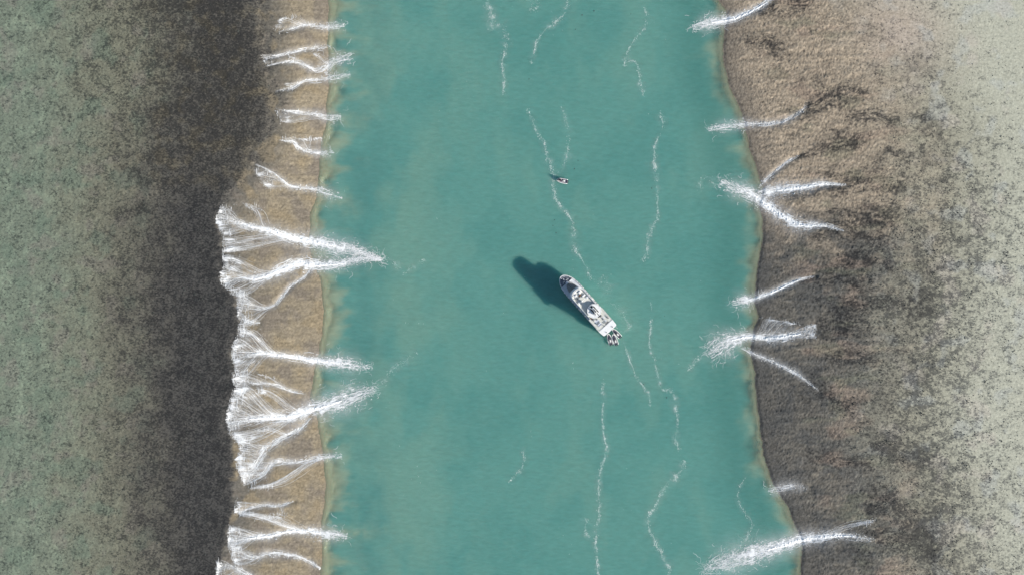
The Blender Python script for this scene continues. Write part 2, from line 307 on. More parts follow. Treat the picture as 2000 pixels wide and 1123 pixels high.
# foam lines drifting on the channel: path of (x, y, spread px), density
FOAM = [
 ('broken foam line from the top edge, left of the other channel foam', [(950, -5, 4), (960, 35, 7), (975, 55, 9), (990, 75, 7), (986, 100, 4), (980, 130, 2.5), (985, 155, 2), (982, 187, 3)], 1.3),
 ('curved foam line from the top edge, bending to the left', [(1108, -5, 4), (1104, 20, 4), (1090, 40, 3.5), (1060, 62, 3), (1045, 90, 2.5), (1037, 125, 2)], .9),
 ('hooked foam line in the upper right of the channel', [(1258, 15, 2), (1262, 45, 3), (1240, 80, 2.5), (1224, 105, 2.5), (1219, 130, 3), (1226, 122, 3), (1244, 122, 3), (1247, 145, 2), (1254, 170, 4), (1259, 190, 2)], .8),
 ('long foam line in the right half of the channel above the ship', [(1292, 215, 4), (1292, 254, 3), (1277, 289, 2.5), (1279, 319, 5), (1282, 349, 4), (1284, 394, 2), (1284, 424, 2.5), (1269, 459, 4), (1264, 489, 3), (1257, 511, 5)], .95),
 ('foam line passing the small boat and leading to the ship', [(1032, 212, 3), (1045, 249, 2), (1065, 289, 3), (1074, 319, 4), (1080, 344, 4), (1081, 374, 3), (1095, 404, 3), (1110, 419, 2), (1122, 449, 3), (1120, 470, 7), (1130, 499, 3), (1147, 524, 2), (1154, 549, 3)], 1.1),
 ('faint foam line joining the small boat from the upper right', [(1095, 205, 2), (1112, 259, 3), (1107, 299, 4), (1098, 325, 3), (1088, 340, 4)], .4),
 ('thin foam trail leading away from the moored tenders', [(1214, 662, 2), (1231, 705, 2), (1246, 740, 2), (1268, 771, 2), (1270, 793, 2)], .8),
 ('wavering foam line right of the moored tenders', [(1271, 590, 2), (1271, 638, 2), (1268, 675, 2), (1279, 705, 2), (1286, 740, 2), (1294, 760, 3), (1314, 768, 5), (1319, 801, 3), (1324, 826, 3), (1319, 850, 3), (1326, 880, 3)], .8),
 ('thick foam line bending down to the lower frame edge', [(1338, 899, 4), (1321, 931, 6), (1296, 951, 4), (1279, 986, 3), (1266, 1010, 4), (1271, 1041, 3), (1283, 1066, 4), (1296, 1086, 4), (1310, 1121, 4)], 1.3),
 ('straight foam line below the ship down to the frame edge', [(1179, 740, 3), (1177, 830, 2), (1183, 865, 3), (1182, 890, 3.5), (1173, 920, 3), (1169, 950, 2.5), (1170, 980, 3), (1171, 1011, 3.5), (1163, 1051, 3), (1166, 1090, 2), (1168, 1125, 3)], 1.1),
 ('short faint foam line low in the left half of the channel', [(1023, 868, 2), (1020, 911, 3), (1008, 925, 2), (992, 943, 2)], .55),
 ('wisps of foam beside the straight lower foam line', [(1143, 1010, 4), (1148, 1040, 4), (1160, 1060, 3)], .5),
 ('long trailing foam thread by the lower right shore', [(1458, 930, 2), (1442, 960, 2), (1446, 990, 2), (1466, 1015, 3), (1462, 1045, 4), (1420, 1082, 4), (1380, 1105, 4)], .7),
 ('drifting foam tail from the swirling right cascade', [(1390, 692, 5), (1365, 700, 4), (1350, 712, 3), (1342, 724, 4)], .8),
 ('loose foam wisps outside the big converging cascades', [(748, 505, 6), (772, 516, 5), (790, 535, 5), (810, 520, 4), (830, 505, 4)], .5),
 ('loose foam wisps outside the widest left cascade', [(730, 760, 8), (755, 745, 8), (772, 715, 6), (800, 695, 6), (818, 690, 4)], .55),
 ('foam wisps against the starboard side of the ship', [(1160, 550, 8), (1185, 545, 9), (1190, 590, 7), (1215, 610, 6), (1230, 650, 5)], .3),
 ('faint vertical foam streaks near the top edge', [(1035, 0, 5), (1038, 18, 6), (1050, 10, 6), (1045, -5, 6)], .7),
 ('foam wisps out from the Y-shaped right cascade', [(1415, 352, 5), (1400, 368, 6), (1372, 345, 4), (1366, 375, 5)], .4),
]
# darker weed trails on the right slope
TRAILS = [[(1560, 212, 10), (1610, 195, 22), (1660, 180, 18), (1700, 172, 10)], [(1470, 20, 8), (1540, 12, 20), (1610, 8, 22)], [(1550, 309, 7), (1610, 288, 14), (1660, 278, 16), (1700, 265, 10)], [(1520, 395, 6), (1600, 365, 12), (1680, 355, 20), (1760, 350, 24)],
          [(1560, 450, 14), (1640, 452, 20), (1700, 470, 24), (1760, 490, 26)], [(1580, 545, 10), (1640, 545, 16), (1720, 548, 20)], [(1590, 640, 24), (1640, 630, 34), (1710, 640, 34)], [(1560, 735, 7), (1600, 765, 11), (1640, 790, 15), (1690, 795, 18)],
          [(1680, 1000, 14), (1720, 985, 16), (1760, 960, 20)], [(1700, 1055, 20), (1780, 1040, 34), (1860, 1030, 40)], [(1450, 75, 8), (1500, 90, 14), (1560, 100, 10)], [(1600, 415, 9), (1680, 425, 15), (1770, 415, 16)], [(1590, 505, 9), (1680, 510, 15), (1770, 522, 18)], [(1630, 595, 12), (1700, 588, 16), (1770, 596, 16)],
          [(1690, 865, 10), (1760, 880, 18), (1840, 905, 20)], [(1640, 235, 8), (1710, 228, 12), (1770, 250, 12)], [(1600, 690, 8), (1660, 698, 14), (1730, 700, 14)], [(1690, 940, 10), (1760, 1000, 16), (1830, 1080, 20)], [(1560, 880, 10), (1640, 900, 14), (1720, 905, 12)]]
# ------------------------------------------------------------------ terrain: two reef slopes and the channel bed in one sheet
def lines(a, b, step): return list(np.arange(a, b, step))
FX = 0.70
xs = []
g = -385.0; st = 1.5; neg = []
while g > -5200: neg.append(g); st *= 1.22; g -= st
xs = neg[::-1] + lines(-384, wx(655), FX) + lines(wx(655), wx(715), 2.0) + lines(wx(715), wx(1350), 9.0) + lines(wx(1350), wx(1395), 2.0) + lines(wx(1395), 384, FX)
g = 385.0; st = 1.5
while g < 5200: xs.append(g); st *= 1.22; g += st
ys = lines(-222, 222, FX)
g = -223.0; st = 1.5; neg = []
while g > -5200: neg.append(g); st *= 1.22; g -= st
ys = neg[::-1] + ys
g = 223.0; st = 1.5
while g < 5200: ys.append(g); st *= 1.22; g += st
xs = np.array(sorted(set(np.round(xs, 4)))); ys = np.array(sorted(set(np.round(ys, 4))))
X, Y = np.meshgrid(xs, ys)
P = X / M + 1000.0
Q = 561.5 - Y / M

def base_height(P, Q):
    sl = shoreL(Q); ll = lipL(Q); sr = shoreR(Q); rr = rimR(Q)
    dl = sl - P; dr = P - sr
    fl = np.clip(dl / np.maximum(sl - ll, 30), 0, 1)
    hl = 4.3 * (1 - (1 - fl) ** 1.35) + 0.5 * sst(0, 14, ll - P) + 0.6 * sst(0, 700, ll - P)
    fr = np.clip(dr / np.maximum(rr - sr, 60), 0, 1)
    hr = 0.25 * sst(0, 6, dr) + 4.9 * (1 - (1 - fr) ** 1.5) + 0.5 * sst(0, 500, P - rr)
    ul = np.maximum(-dl, 0); ur = np.maximum(-dr, 0)
    def under(u, shelf): return -(0.030 * np.minimum(u, shelf) + 10 * sst(shelf * 0.3, shelf * 2.2 + 45, u))
    sh_l = 13 + 22 * fbm(Q * 0.022, Q * 0 + 1.3, 4, 21); sh_r = 7 + 14 * fbm(Q * 0.018, Q * 0 + 4.3, 4, 22)
    hb = np.maximum(under(ul, np.maximum(sh_l, 4)), under(ur, np.maximum(sh_r, 2.5)))
    return np.where(dl > 0, hl, np.where(dr > 0, hr, hb)), dl, dr, fl, fr
H, DL, DR, FL, FR = base_height(P, Q)
LP = P - 0; left = DL > 0; right = DR > 0
far = sst(2600, 5000, np.abs(P - 1000)) + sst(2600, 5000, np.abs(Q - 561))
# micro relief
n_a = fbm(P * 0.40, Q * 0.40, 2, 31)
n_b = fbm(P * 0.09, Q * 0.09, 3, 34)
n_gr = fbm(P * 0.36 + Q * 0.08 + 0.6 * n_b, Q * 0.18 - P * 0.03, 2, 36, 0.8)   # grain across the slope
n_st = fbm(P * 0.03 + 0.5 * n_b, Q * 0.10, 4, 37)                          # grooves that run down the slopes
n_w = RNG.normal(0, 1, P.shape)
edge = sst(0, 10, np.maximum(DL, DR))
rel_l = (0.05 * n_a + 0.10 * n_b + 0.03 * n_w) * np.where(P < lipL(Q), 1.0, 0.55) + 0.12 * n_st * (P > lipL(Q))
band = sst(0, 40, DR) * (1 - sst(0.85, 1.0, FR))
rel_r = (0.16 * n_gr + 0.02 * n_w + 0.26 * n_st) * (0.22 + 0.78 * band) * np.where(DR > 0, 1, 0)
H = H + edge * np.where(left, rel_l, np.where(right, rel_r, 0))
# gullies cut by each cascade
NEAR = np.full(P.shape, 1e9)
for c in CASC:
    pts = c[1]; a = np.array(pts)
    m = (P > a[:, 0].min() - 60) & (P < a[:, 0].max() + 60) & (Q > a[:, 1].min() - 60) & (Q < a[:, 1].max() + 60)
    d, f = dpoly(P[m], Q[m], pts)
    wd = np.interp(f, np.linspace(0, 1, len(pts)), a[:, 2])
    land = np.maximum(DL[m], DR[m])
    H[m] -= 0.45 * np.exp(-(d / (wd * 0.6 + 3)) ** 2) * sst(0, 25, land)
    NEAR[m] = np.minimum(NEAR[m], d / (wd + 2))
H = np.where(np.maximum(DL, DR) > 0.5, np.maximum(H, 0.05), H)

# albedo of the rock, sand and algae (not its lighting)
nz_big = fbm(P * 0.006, Q * 0.006, 4, 51)
nz_mid = fbm(P * 0.02, Q * 0.02, 4, 55)
nz_pat = fbm(P * 0.03, Q * 0.03, 3, 58)
nz_f = fbm(P * 0.27, Q * 0.27, 2, 61, 0.8)
nz_c = fbm(P * 0.10, Q * 0.10, 3, 64, 0.7)
nz_ff = RNG.normal(0, 1, P.shape)
# left
col = np.zeros(P.shape + (3,)) + alb(119, 126, 110)
ll = lipL(Q)
pw = P + 45 * nz_mid + 30 * nz_big
col = mixc(col, alb(132, 141, 122), sst(0.05, 0.5, nz_pat + 0.25 * nz_big) * (1 - sst(150, 330, pw)) * 0.8)
col = mixc(col, alb(123, 118, 101), sst(40, 250, pw) * 0.85)
col = mixc(col, alb(134, 124, 116), sst(0.15, 0.5, fbm(P * 0.02, Q * 0.02, 4, 71)) * 0.35)
col = mixc(col, alb(104, 119, 103), sst(0.1, 0.45, fbm(P * 0.016, Q * 0.016, 4, 74)) * 0.45)
dk0 = np.interp(Q, [-100, 0, 150, 300, 450, 600, 800, 1000, 1123], [330, 320, 340, 280, 280, 265, 270, 280, 300])
wdk = sst(-120, 80, P + 40 * nz_mid + 22 * nz_big - dk0)
col = mixc(col, alb(93, 88, 81), wdk)
col = mixc(col, alb(79, 76, 73), wdk * sst(300, 420, Q) * sst(0, 120, P - dk0 + 40 * nz_mid))
col = mixc(col, alb(112, 102, 84), wdk * sst(-0.1, 0.5, nz_pat) * (1 - sst(300, 420, Q)) * 0.6)
soft = np.where(Q < 400, np.interp(Q, [0, 330, 400], [75, 60, 12]), np.interp(Q, [400, 1123], [7, 7]))
wsl = sst(-1, 1, (P - ll + (8 + 0.25 * soft) * nz_pat) / soft)
tan_ = mixc(np.zeros(P.shape + (3,)) + alb(138, 125, 106), alb(106, 100, 92), sst(0.45, 0.95, FL + 0.25 * nz_mid))
tan_ = mixc(tan_, alb(142, 126, 102), sst(0.05, 0.4, nz_mid) * 0.75)
tan_ = mixc(tan_, alb(118, 108, 98), sst(0.0, 0.4, -nz_mid) * 0.7
)
slk = fbm(P * 0.05 + 0.5 * n_b, Q * 0.22 + 0.6 * nz_mid, 4, 67, 0.7)
tan_ = np.clip(tan_ * (1 + 0.30 * slk[..., None]), 0.01, 0.8)
colL = mixc(col, np.zeros(3), np.zeros(P.shape)) * (1 - wsl[..., None]) + tan_ * wsl[..., None]
flat = 1 - wsl
cl_ = 0.5 * nz_c + 0.35 * fbm(P * 0.035, Q * 0.035, 3, 80)
wdk2 = sst(-150, 110, P + 60 * nz_mid + 30 * nz_big + 25 * nz_c - dk0)
weedL = flat * (0.49 + 0.12 * (1 - sst(150, 420, Q)) * sst(60, 220, P) + 0.24 * wdk2 + (0.62 - 0.15 * wdk2) * cl_) + wsl * (0.20 + 0.12 * sst(0.4, 1.0, FL) + 0.2 * nz_c)
speck = np.clip(1 + (0.10 * nz_f + 0.10 * nz_c + 0.06 * nz_ff) * flat + (0.22 * nz_f + 0.10 * nz_ff) * wsl, 0.3, 1.8)
colL = colL * speck[..., None]
# right
colR = np.zeros(P.shape + (3,)) + alb(160, 143, 124)
lowy = sst(380, 560, Q + 60 * nz_mid)
colR = mixc(colR, alb(105, 99, 91), lowy)
colR = mixc(colR, alb(90, 87, 83), lowy * sst(0.0, 0.45, nz_mid + 0.2))
colR = mixc(colR, alb(152, 130, 114), sst(0.15, 0.5, fbm(P * 0.010, Q * 0.024, 3, 81)) * 0.5 * sst(30, 120, DR))
colR = mixc(colR, alb(110, 110, 90), sst(0.15, 0.5, fbm(P * 0.010, Q * 0.024, 3, 82)) * 0.4 * sst(30, 120, DR))
colR = mixc(colR, alb(86, 82, 78), (1 - sst(0, 70, DR + 25 * nz_mid)) * 0.55)
wpl = sst(-110, 110, P + 45 * nz_mid + 25 * nz_big - rimR(Q))
pl = mixc(np.zeros(P.shape + (3,)) + alb(178, 175, 158), alb(156, 150, 132), sst(0, 1, 1 - (P - rimR(Q) - 40) / 200.0))
pl = mixc(pl, alb(186, 168, 154), np.exp(-((P - 1730) / 110.0) ** 2 - ((Q - 70) / 90.0) ** 2) * 0.85)
pl = mixc(pl, alb(188, 176, 164), sst(0.2, 0.55, fbm(P * 0.016, Q * 0.016, 3, 84)) * 0.4)
pl = mixc(pl, alb(176, 178, 176), sst(0.2, 0.55, fbm(P * 0.02, Q * 0.02, 3, 87)) * 0.3)
colR = colR * (1 - wpl[..., None]) + pl * wpl[..., None]
TR = np.zeros(P.shape)
for tr_ in TRAILS:
    a = np.array(tr_)
    m = (P > a[:, 0].min() - 70) & (P < a[:, 0].max() + 70) & (Q > a[:, 1].min() - 70) & (Q < a[:, 1].max() + 70)
    d, f = dpoly(P[m], Q[m] + 10 * nz_mid[m], tr_)
    wd = np.interp(f, np.linspace(0, 1, len(tr_)), a[:, 2])
    lt_ = float(np.hypot(np.diff(a[:, 0]), np.diff(a[:, 1])).sum())
    ln_ = fbm(d * 0.20 + 0.8 * nz_mid[m] + a[0, 0], f * lt_ * 0.022 + a[0, 1], 4, 195, 0.75)
    TR[m] = np.maximum(TR[m], np.exp(-(d / (wd * 1.35)) ** 2) * sst(0, 0.12, f) * (1 - sst(0.7, 1, f)) * np.clip(0.25 + 1.1 * sst(-0.3, 0.3, ln_), 0, 1.2))
MOUTH = [(1400, 45), (1440, 246), (1455, 378), (1452, 588), (1440, 665), (1520, 1062)]
sw_ = np.zeros(P.shape); sn_ = np.zeros(P.shape); sf_ = np.zeros(P.shape)
for k_, (mx_, my_) in enumerate(MOUTH):
    r_ = np.hypot(P - mx_, Q - my_) + 20
    th_ = np.arctan2(Q - my_, np.maximum(P - mx_, 5))
    th_ = th_ + 0.10 * nz_mid + 0.05 * n_b
    w_ = 1.0 / (np.abs(Q - my_) + 0.35 * np.abs(P - mx_) + 30) ** 3
    sn_ += w_ * (0.7 * fbm(th_ * 7.0 + k_ * 9.1, r_ * 0.009 + k_, 4, 181, 0.65) + 0.3 * fbm(th_ * 16.0 + k_ * 3.3, r_ * 0.02, 3, 187)); sw_ += w_
    sf_ = sf_ + w_ * fbm(th_ * 46.0 + k_ * 5.3, r_ * 0.06, 3, 193, 0.7)
streak = sn_ / sw_; fine_s = sf_ / sw_
env = sst(25, 120, DR) * (1 - sst(20, 190, P - rimR(Q) + 40 * nz_mid))
SK = sst(-0.02, 0.42, streak) * env * np.interp(Q, [0, 100, 170, 560, 700, 1123], [0.25, 0.35, 0.9, 1.0, 0.8, 0.8])
colR = mixc(colR, alb(64, 62, 60), np.clip(SK * (0.68 + 0.6 * fine_s), 0, 1))
colR = mixc(colR, alb(152, 138, 120), sst(0.1, 0.45, -streak) * env * 0.40)
colR = mixc(colR, alb(62, 60, 58), np.clip(TR * (0.40 + 0.3 * nz_f + 0.9 * fine_s), 0, 0.9))
dR = P - rimR(Q)
densR = np.clip(0.84 - (dR - 20) / 640.0, 0.42, 0.84) * (0.66 + 0.34 * sst(120, 520, Q + 80 * nz_mid))
weedR = wpl * (densR + 0.56 * (0.5 * nz_c + 0.5 * fbm(P * 0.035, Q * 0.05, 3, 191)) + 0.10 * streak + 0.15 * TR) + (1 - wpl) * (0.34 + 0.28 * nz_c + 0.34 * SK + 0.40 * TR)
speckR = np.clip(1 + (0.60 * n_gr + 0.12 * n_st + 0.42 * fine_s) * (1 - wpl) + 0.06 * nz_f * wpl + (0.10 - 0.05 * wpl) * nz_ff, 0.35, 1.8)
colR = colR * speckR[..., None]
# pale silt on the shelf below the waterline
silt = np.zeros(P.shape + (3,)) + alb(192, 180, 152)
silt = silt * (1 + 0.2 * nz_f[..., None] + 0.25 * nz_mid[..., None])
under_w = 1 - sst(-5, 0.5, np.maximum(DL, DR) + 2 * nz_f)
tint = np.where((DL > DR)[..., None], colL, colR)
tint = tint * (1 - under_w[..., None]) + silt * under_w[..., None]
tint = np.clip(tint, 0.006, 0.8)
weed = np.clip(np.where(DL > DR, weedL, weedR), 0, 1) * (1 - under_w)
ny, nx = X.shape
idx = np.arange(nx * ny).reshape(ny, nx)
F = np.stack([idx[:-1, :-1], idx[:-1, 1:], idx[1:, 1:], idx[1:, :-1]], -1).reshape(-1, 4)
terrain = mesh_np('terrain', np.stack([X, Y, H], -1).reshape(-1, 3), F, mreef, True, {'reef_tint': tint.reshape(-1, 3), 'weed': weed.ravel()})
tag(terrain, kind='structure')

def hsample(px, py):
    """terrain height at photo pixel coordinates (bilinear on the terrain grid)"""
    x = wx(px); y = wy(py)
    i = np.clip(np.searchsorted(xs, x) - 1, 0, nx - 2); j = np.clip(np.searchsorted(ys, y) - 1, 0, ny - 2)
    fx = (x - xs[i]) / (xs[i + 1] - xs[i]); fy = (y - ys[j]) / (ys[j + 1] - ys[j])
    return (H[j, i] * (1 - fx) + H[j, i + 1] * fx) * (1 - fy) + (H[j + 1, i] * (1 - fx) + H[j + 1, i + 1] * fx) * fy

# ------------------------------------------------------------------ water in the channel
WX = np.array(lines(wx(570), wx(1625), 1.25))
WYf = lines(-222, 222, 1.25)
g = 223.0; st = 1.5; up = []
while g < 5200: up.append(g); st *= 1.25; g += st
WY = np.array(sorted([-v for v in up] + WYf + up))
WXg, WYg = np.meshgrid(WX, WY)
p = WXg / M + 1000.0; q = 561.5 - WYg / M
hb, dl, dr, _, _ = base_height(p, q)
depth = np.maximum(-hb, 0)
cover = 1 - np.exp(-depth * 0.8 * np.exp(1.3 * fbm(p * 0.018, q * 0.03, 5, 109)))
cover = np.clip(cover * 0.92 + 0.08, 0, 1)
ul = np.maximum(-dl, 0); ur = np.maximum(-dr, 0)
wrp = 40 * fbm(p * 0.012, q * 0.012, 4, 91)
wt = np.zeros(p.shape + (3,)) + alb(103, 152, 143)
wt = mixc(wt, alb(97, 148, 140), sst(-0.25, 0.45, fbm(p * 0.006, q * 0.007, 5, 93)))
wt = mixc(wt, alb(122, 158, 144), np.exp(-((p - 770 + wrp) / 120.0) ** 2) * sst(0.0, 0.5, 0.25 + fbm(p * 0.008, q * 0.005, 4, 95)) * 0.75)
wt = mixc(wt, alb(116, 157, 145), sst(0.0, 0.5, fbm(p * 0.010, q * 0.005 + 3, 4, 97)) * 0.5)
wt = mixc(wt, alb(82, 128, 124), np.exp(-((ul - 85) / 50.0) ** 2) * 0.35 * np.clip(0.7 + fbm(p * 0.02, q * 0.02, 3, 99), 0, 1))
wt = mixc(wt, alb(78, 128, 120), np.exp(-((ur - 55) / 45.0) ** 2) * 0.55)
# silt carried out by the cascades
silt_w = np.exp(-(ul / np.maximum(27 + 48 * fbm(p * 0.016, q * 0.035, 5, 101), 7)) ** 2) * (dl < 8) * 0.85
silt_w = np.maximum(silt_w, np.exp(-(ur / np.maximum(18 + 26 * fbm(p * 0.016, q * 0.025, 5, 103), 6)) ** 2) * (dr < 8) * 0.8)
PLUMES = [[(640, 905, 18), (665, 890, 18), (688, 866, 9)], [(640, 960, 16), (668, 985, 14)], [(660, 1046, 12), (700, 1040, 14), (745, 1032, 16)], [(648, 222, 8), (680, 235, 14), (700, 245, 16)], [(640, 385, 12), (672, 395, 18), (690, 408, 20)],
          [(650, 150, 10), (690, 142, 10)], [(645, 20, 14), (665, 40, 14)], [(1400, 120, 16), (1408, 180, 14), (1425, 215, 12)], [(1470, 400, 10), (1465, 470, 12)], [(1465, 800, 12), (1475, 870, 14), (1500, 930, 16)]]
for pm in PLUMES:
    a = np.array(pm)
    d, f = dpoly(p + 9 * fbm(p * 0.035, q * 0.035, 3, 105), q + 9 * fbm(p * 0.035, q * 0.035, 3, 106), pm)
    wd = np.interp(f, np.linspace(0, 1, len(pm)), a[:, 2])
    silt_w = np.maximum(silt_w, np.exp(-(d / wd) ** 2) * (0.55 - 0.38 * f) * np.clip(0.8 + 0.8 * fbm(p * 0.05, q * 0.05, 3, 107), 0, 1.1))
wt = mixc(wt, alb(168, 170, 143), np.clip(silt_w, 0, 0.9))
# water whitened by air bubbles under the cascade mouths
aer = np.zeros(p.shape)
for c in CASC:
    pts = [v for v in c[1]]
    a = np.array(pts)
    m = (p > a[:, 0].min() - 60) & (p < a[:, 0].max() + 60) & (q > a[:, 1].min() - 60) & (q < a[:, 1].max() + 60)
    d, f = dpoly(p[m], q[m], pts)
    wd = np.interp(f, np.linspace(0, 1, len(pts)), a[:, 2])
    aer[m] = np.maximum(aer[m], np.exp(-(d / (wd * 0.7 + 2)) ** 2) * (1 - 0.7 * f) * 0.75)
wt = mixc(wt, alb(158, 190, 184), aer)
cover = np.maximum(cover, np.clip(silt_w * 0.8, 0, 1) * sst(0, 6, np.maximum(ul * (dl < 0), ur * (dr < 0))))
wny, wnx = p.shape
idx = np.arange(wnx * wny).reshape(wny, wnx)
Fw = np.stack([idx[:-1, :-1], idx[:-1, 1:], idx[1:, 1:], idx[1:, :-1]], -1).reshape(-1, 4)
deepish = (np.maximum(dl, dr) < 30)                                   # keep only the channel
keep = deepish.ravel()[Fw].any(1)
swell = 0.03 * fbm(p * 0.05 + q * 0.02, q * 0.12, 3, 111)
used = np.unique(Fw[keep]); remap = -np.ones(wnx * wny, int); remap[used] = np.arange(len(used))
Vw = np.stack([WXg, WYg, swell], -1).reshape(-1, 3)[used]
water = mesh_np('water', Vw, remap[Fw[keep]], mwater, True, {'water_tint': np.clip(wt.reshape(-1, 3)[used], 0.005, 0.8), 'cover': cover.ravel()[used]})
tag(water, kind='structure')

# ------------------------------------------------------------------ rocks and weed clumps strewn over the reef flats
def clumps(name, px, py, size, mat, label, hgt=0.55):
    n = len(px); k = 6
    ang = np.linspace(0, 2 * np.pi, k, endpoint=False)[None] + RNG.random((n, 1)) * 6.28
    rot = RNG.random((n, 1)) * 3.14; asp = 0.55 + 0.45 * RNG.random((n, 1))
    rad = size[:, None] * (0.6 + 0.6 * RNG.random((n, k)))
    ex = np.cos(ang) * rad; ey = np.sin(ang) * rad * asp
    ox = ex * np.cos(rot) - ey * np.sin(rot); oy = ex * np.sin(rot) + ey * np.cos(rot)
    z0 = hsample(px, py)
    V = np.zeros((n, k + 1, 3))
    V[:, :k, 0] = wx(px)[:, None] + ox; V[:, :k, 1] = wy(py)[:, None] + oy; V[:, :k, 2] = z0[:, None] - 0.12
    V[:, k, 0] = wx(px) + (RNG.random(n) - .5) * size * 0.5; V[:, k, 1] = wy(py) + (RNG.random(n) - .5) * size * 0.5
    V[:, k, 2] = z0 + size * hgt * (0.6 + 0.8 * RNG.random(n))
    base = (np.arange(n) * (k + 1))[:, None]
    a = np.arange(k)[None]
    F = np.stack([base + a, base + (a + 1) % k, np.broadcast_to(base + k, (n, k))], -1).reshape(-1, 3)
    return tag(mesh_np(name, V.reshape(-1, 3), F, mat, False), label, cat=None, kind='stuff')
def scatter(n, x0, x1, f):
    px = x0 + (x1 - x0) * RNG.random(n); py = -35 + 1195 * RNG.random(n)
    keep = RNG.random(n) < f(px, py)
    return px[keep], py[keep]
def dens_r(x, y):
    d = x - rimR(y)
    base = np.where(d < -60, 0, np.clip(1.1 - (d + 10) / 420.0, 0.30, 1)) * (0.26 + 0.74 * sst(120, 520, y + 80 * pn(x * .01, y * .01, 121)))
    cl = sst(-0.25, 0.45, fbm(x * 0.03, y * 0.03, 3, 123)) ; cl2 = sst(-0.2, 0.35, fbm(x * 0.09, y * 0.09, 2, 127))
    return base * (0.06 + 0.94 * cl * cl2)
rx, ry = scatter(130000, 1560, 2040, dens_r)
clumps('reef_rocks', rx, ry, 0.22 + 0.42 * RNG.random(len(rx)) ** 2.5, mrock, 'dark weedy rocks strewn over the pale right reef flat')
def dens_l(x, y):
    cl = sst(-0.3, 0.4, fbm(x * 0.028, y * 0.028, 3, 131)); cl2 = sst(-0.2, 0.35, fbm(x * 0.09, y * 0.09, 2, 133))
    return (0.2 + 0.8 * cl * cl2) * (x < lipL(y) - 4) * (1 - 0.5 * sst(250, 350, x))
rx, ry = scatter(60000, -40, 540, dens_l)
clumps('weed_clumps', rx, ry, 0.2 + 0.35 * RNG.random(len(rx)) ** 2.5, mrock2, 'dark weed clumps scattered over the green left reef flat')

# ------------------------------------------------------------------ white water: ridged ribbons laid along the flow
class Rib:
    def __init__(self): self.V = []; self.F = []; self.n = 0
    def add(self, cx, cy, wd, ridge=0.4, lift=0.05):
        """cx, cy: (R,K) photo px; wd: (R,K) width in metres"""
        R, K = cx.shape
        x = wx(cx); y = wy(cy)
        tx = np.gradient(x, axis=1); ty = np.gradient(y, axis=1)
        l = np.hypot(tx, ty) + 1e-9; nx_, ny_ = -ty / l, tx / l
        V = np.zeros((R, K, 3, 3))
        for s, k in ((-0.5, 0), (0.0, 1), (0.5, 2)):
            V[:, :, k, 0] = x + nx_ * wd * s; V[:, :, k, 1] = y + ny_ * wd * s
            z = np.maximum(hsample(V[:, :, k, 0] / M + 1000, 561.5 - V[:, :, k, 1] / M), 0.0)
            V[:, :, k, 2] = z + lift + (wd * ridge if s == 0 else 0)
        base = self.n + np.arange(R * K).reshape(R, K) * 3
        q = []
        for k in (0, 1):
            q.append(np.stack([base[:, :-1] + k + 1, base[:, :-1] + k, base[:, 1:] + k, base[:, 1:] + k + 1], -1).reshape(-1, 4))
        self.V.append(V.reshape(-1, 3)); self.F += q; self.n += R * K * 3
    def sheet(self, V, nu, nv, dens=None, fu=None, fv=None, veil=0.0):
        if dens is not None and not hasattr(self, 'lv'): self.lv, self.lf, self.la, self.ln = [], [], [], 0
        if dens is None:
            idx = self.n + np.arange(nu * nv).reshape(nu, nv)
            self.F.append(np.stack([idx[:-1, :-1], idx[:-1, 1:], idx[1:, 1:], idx[1:, :-1]], -1).reshape(-1, 4))
            self.V.append(V.reshape(-1, 3)); self.n += nu * nv
            return
        idx = self.ln + np.arange(nu * nv).reshape(nu, nv)
        self.lf.append(np.stack([idx[:-1, :-1], idx[:-1, 1:], idx[1:, 1:], idx[1:, :-1]], -1).reshape(-1, 4))
        self.lv.append(V.reshape(-1, 3)); self.la.append(np.stack([dens, fu, fv, np.full(dens.shape, veil)], -1).reshape(-1, 4)); self.ln += nu * nv
    def build(self, name, mat, mat2):
        V = np.concatenate(self.lv + self.V); nl = self.ln
        Fl = np.concatenate(self.lf); Fs = np.concatenate(self.F) + nl
        at_ = np.zeros((len(V), 4)); at_[:nl] = np.concatenate(self.la); at_[nl:, 0] = 1
        o = mesh_np(name, V, np.concatenate([Fl, Fs]), [mat, mat2], True, {'dens': at_[:, 0], 'fu': at_[:, 1], 'fv': at_[:, 2], 'veil': at_[:, 3]})
        mi = np.zeros(len(Fl) + len(Fs), np.int32); mi[:len(Fl)] = 1
        o.data.polygons.foreach_set('material_index', mi)
        return o
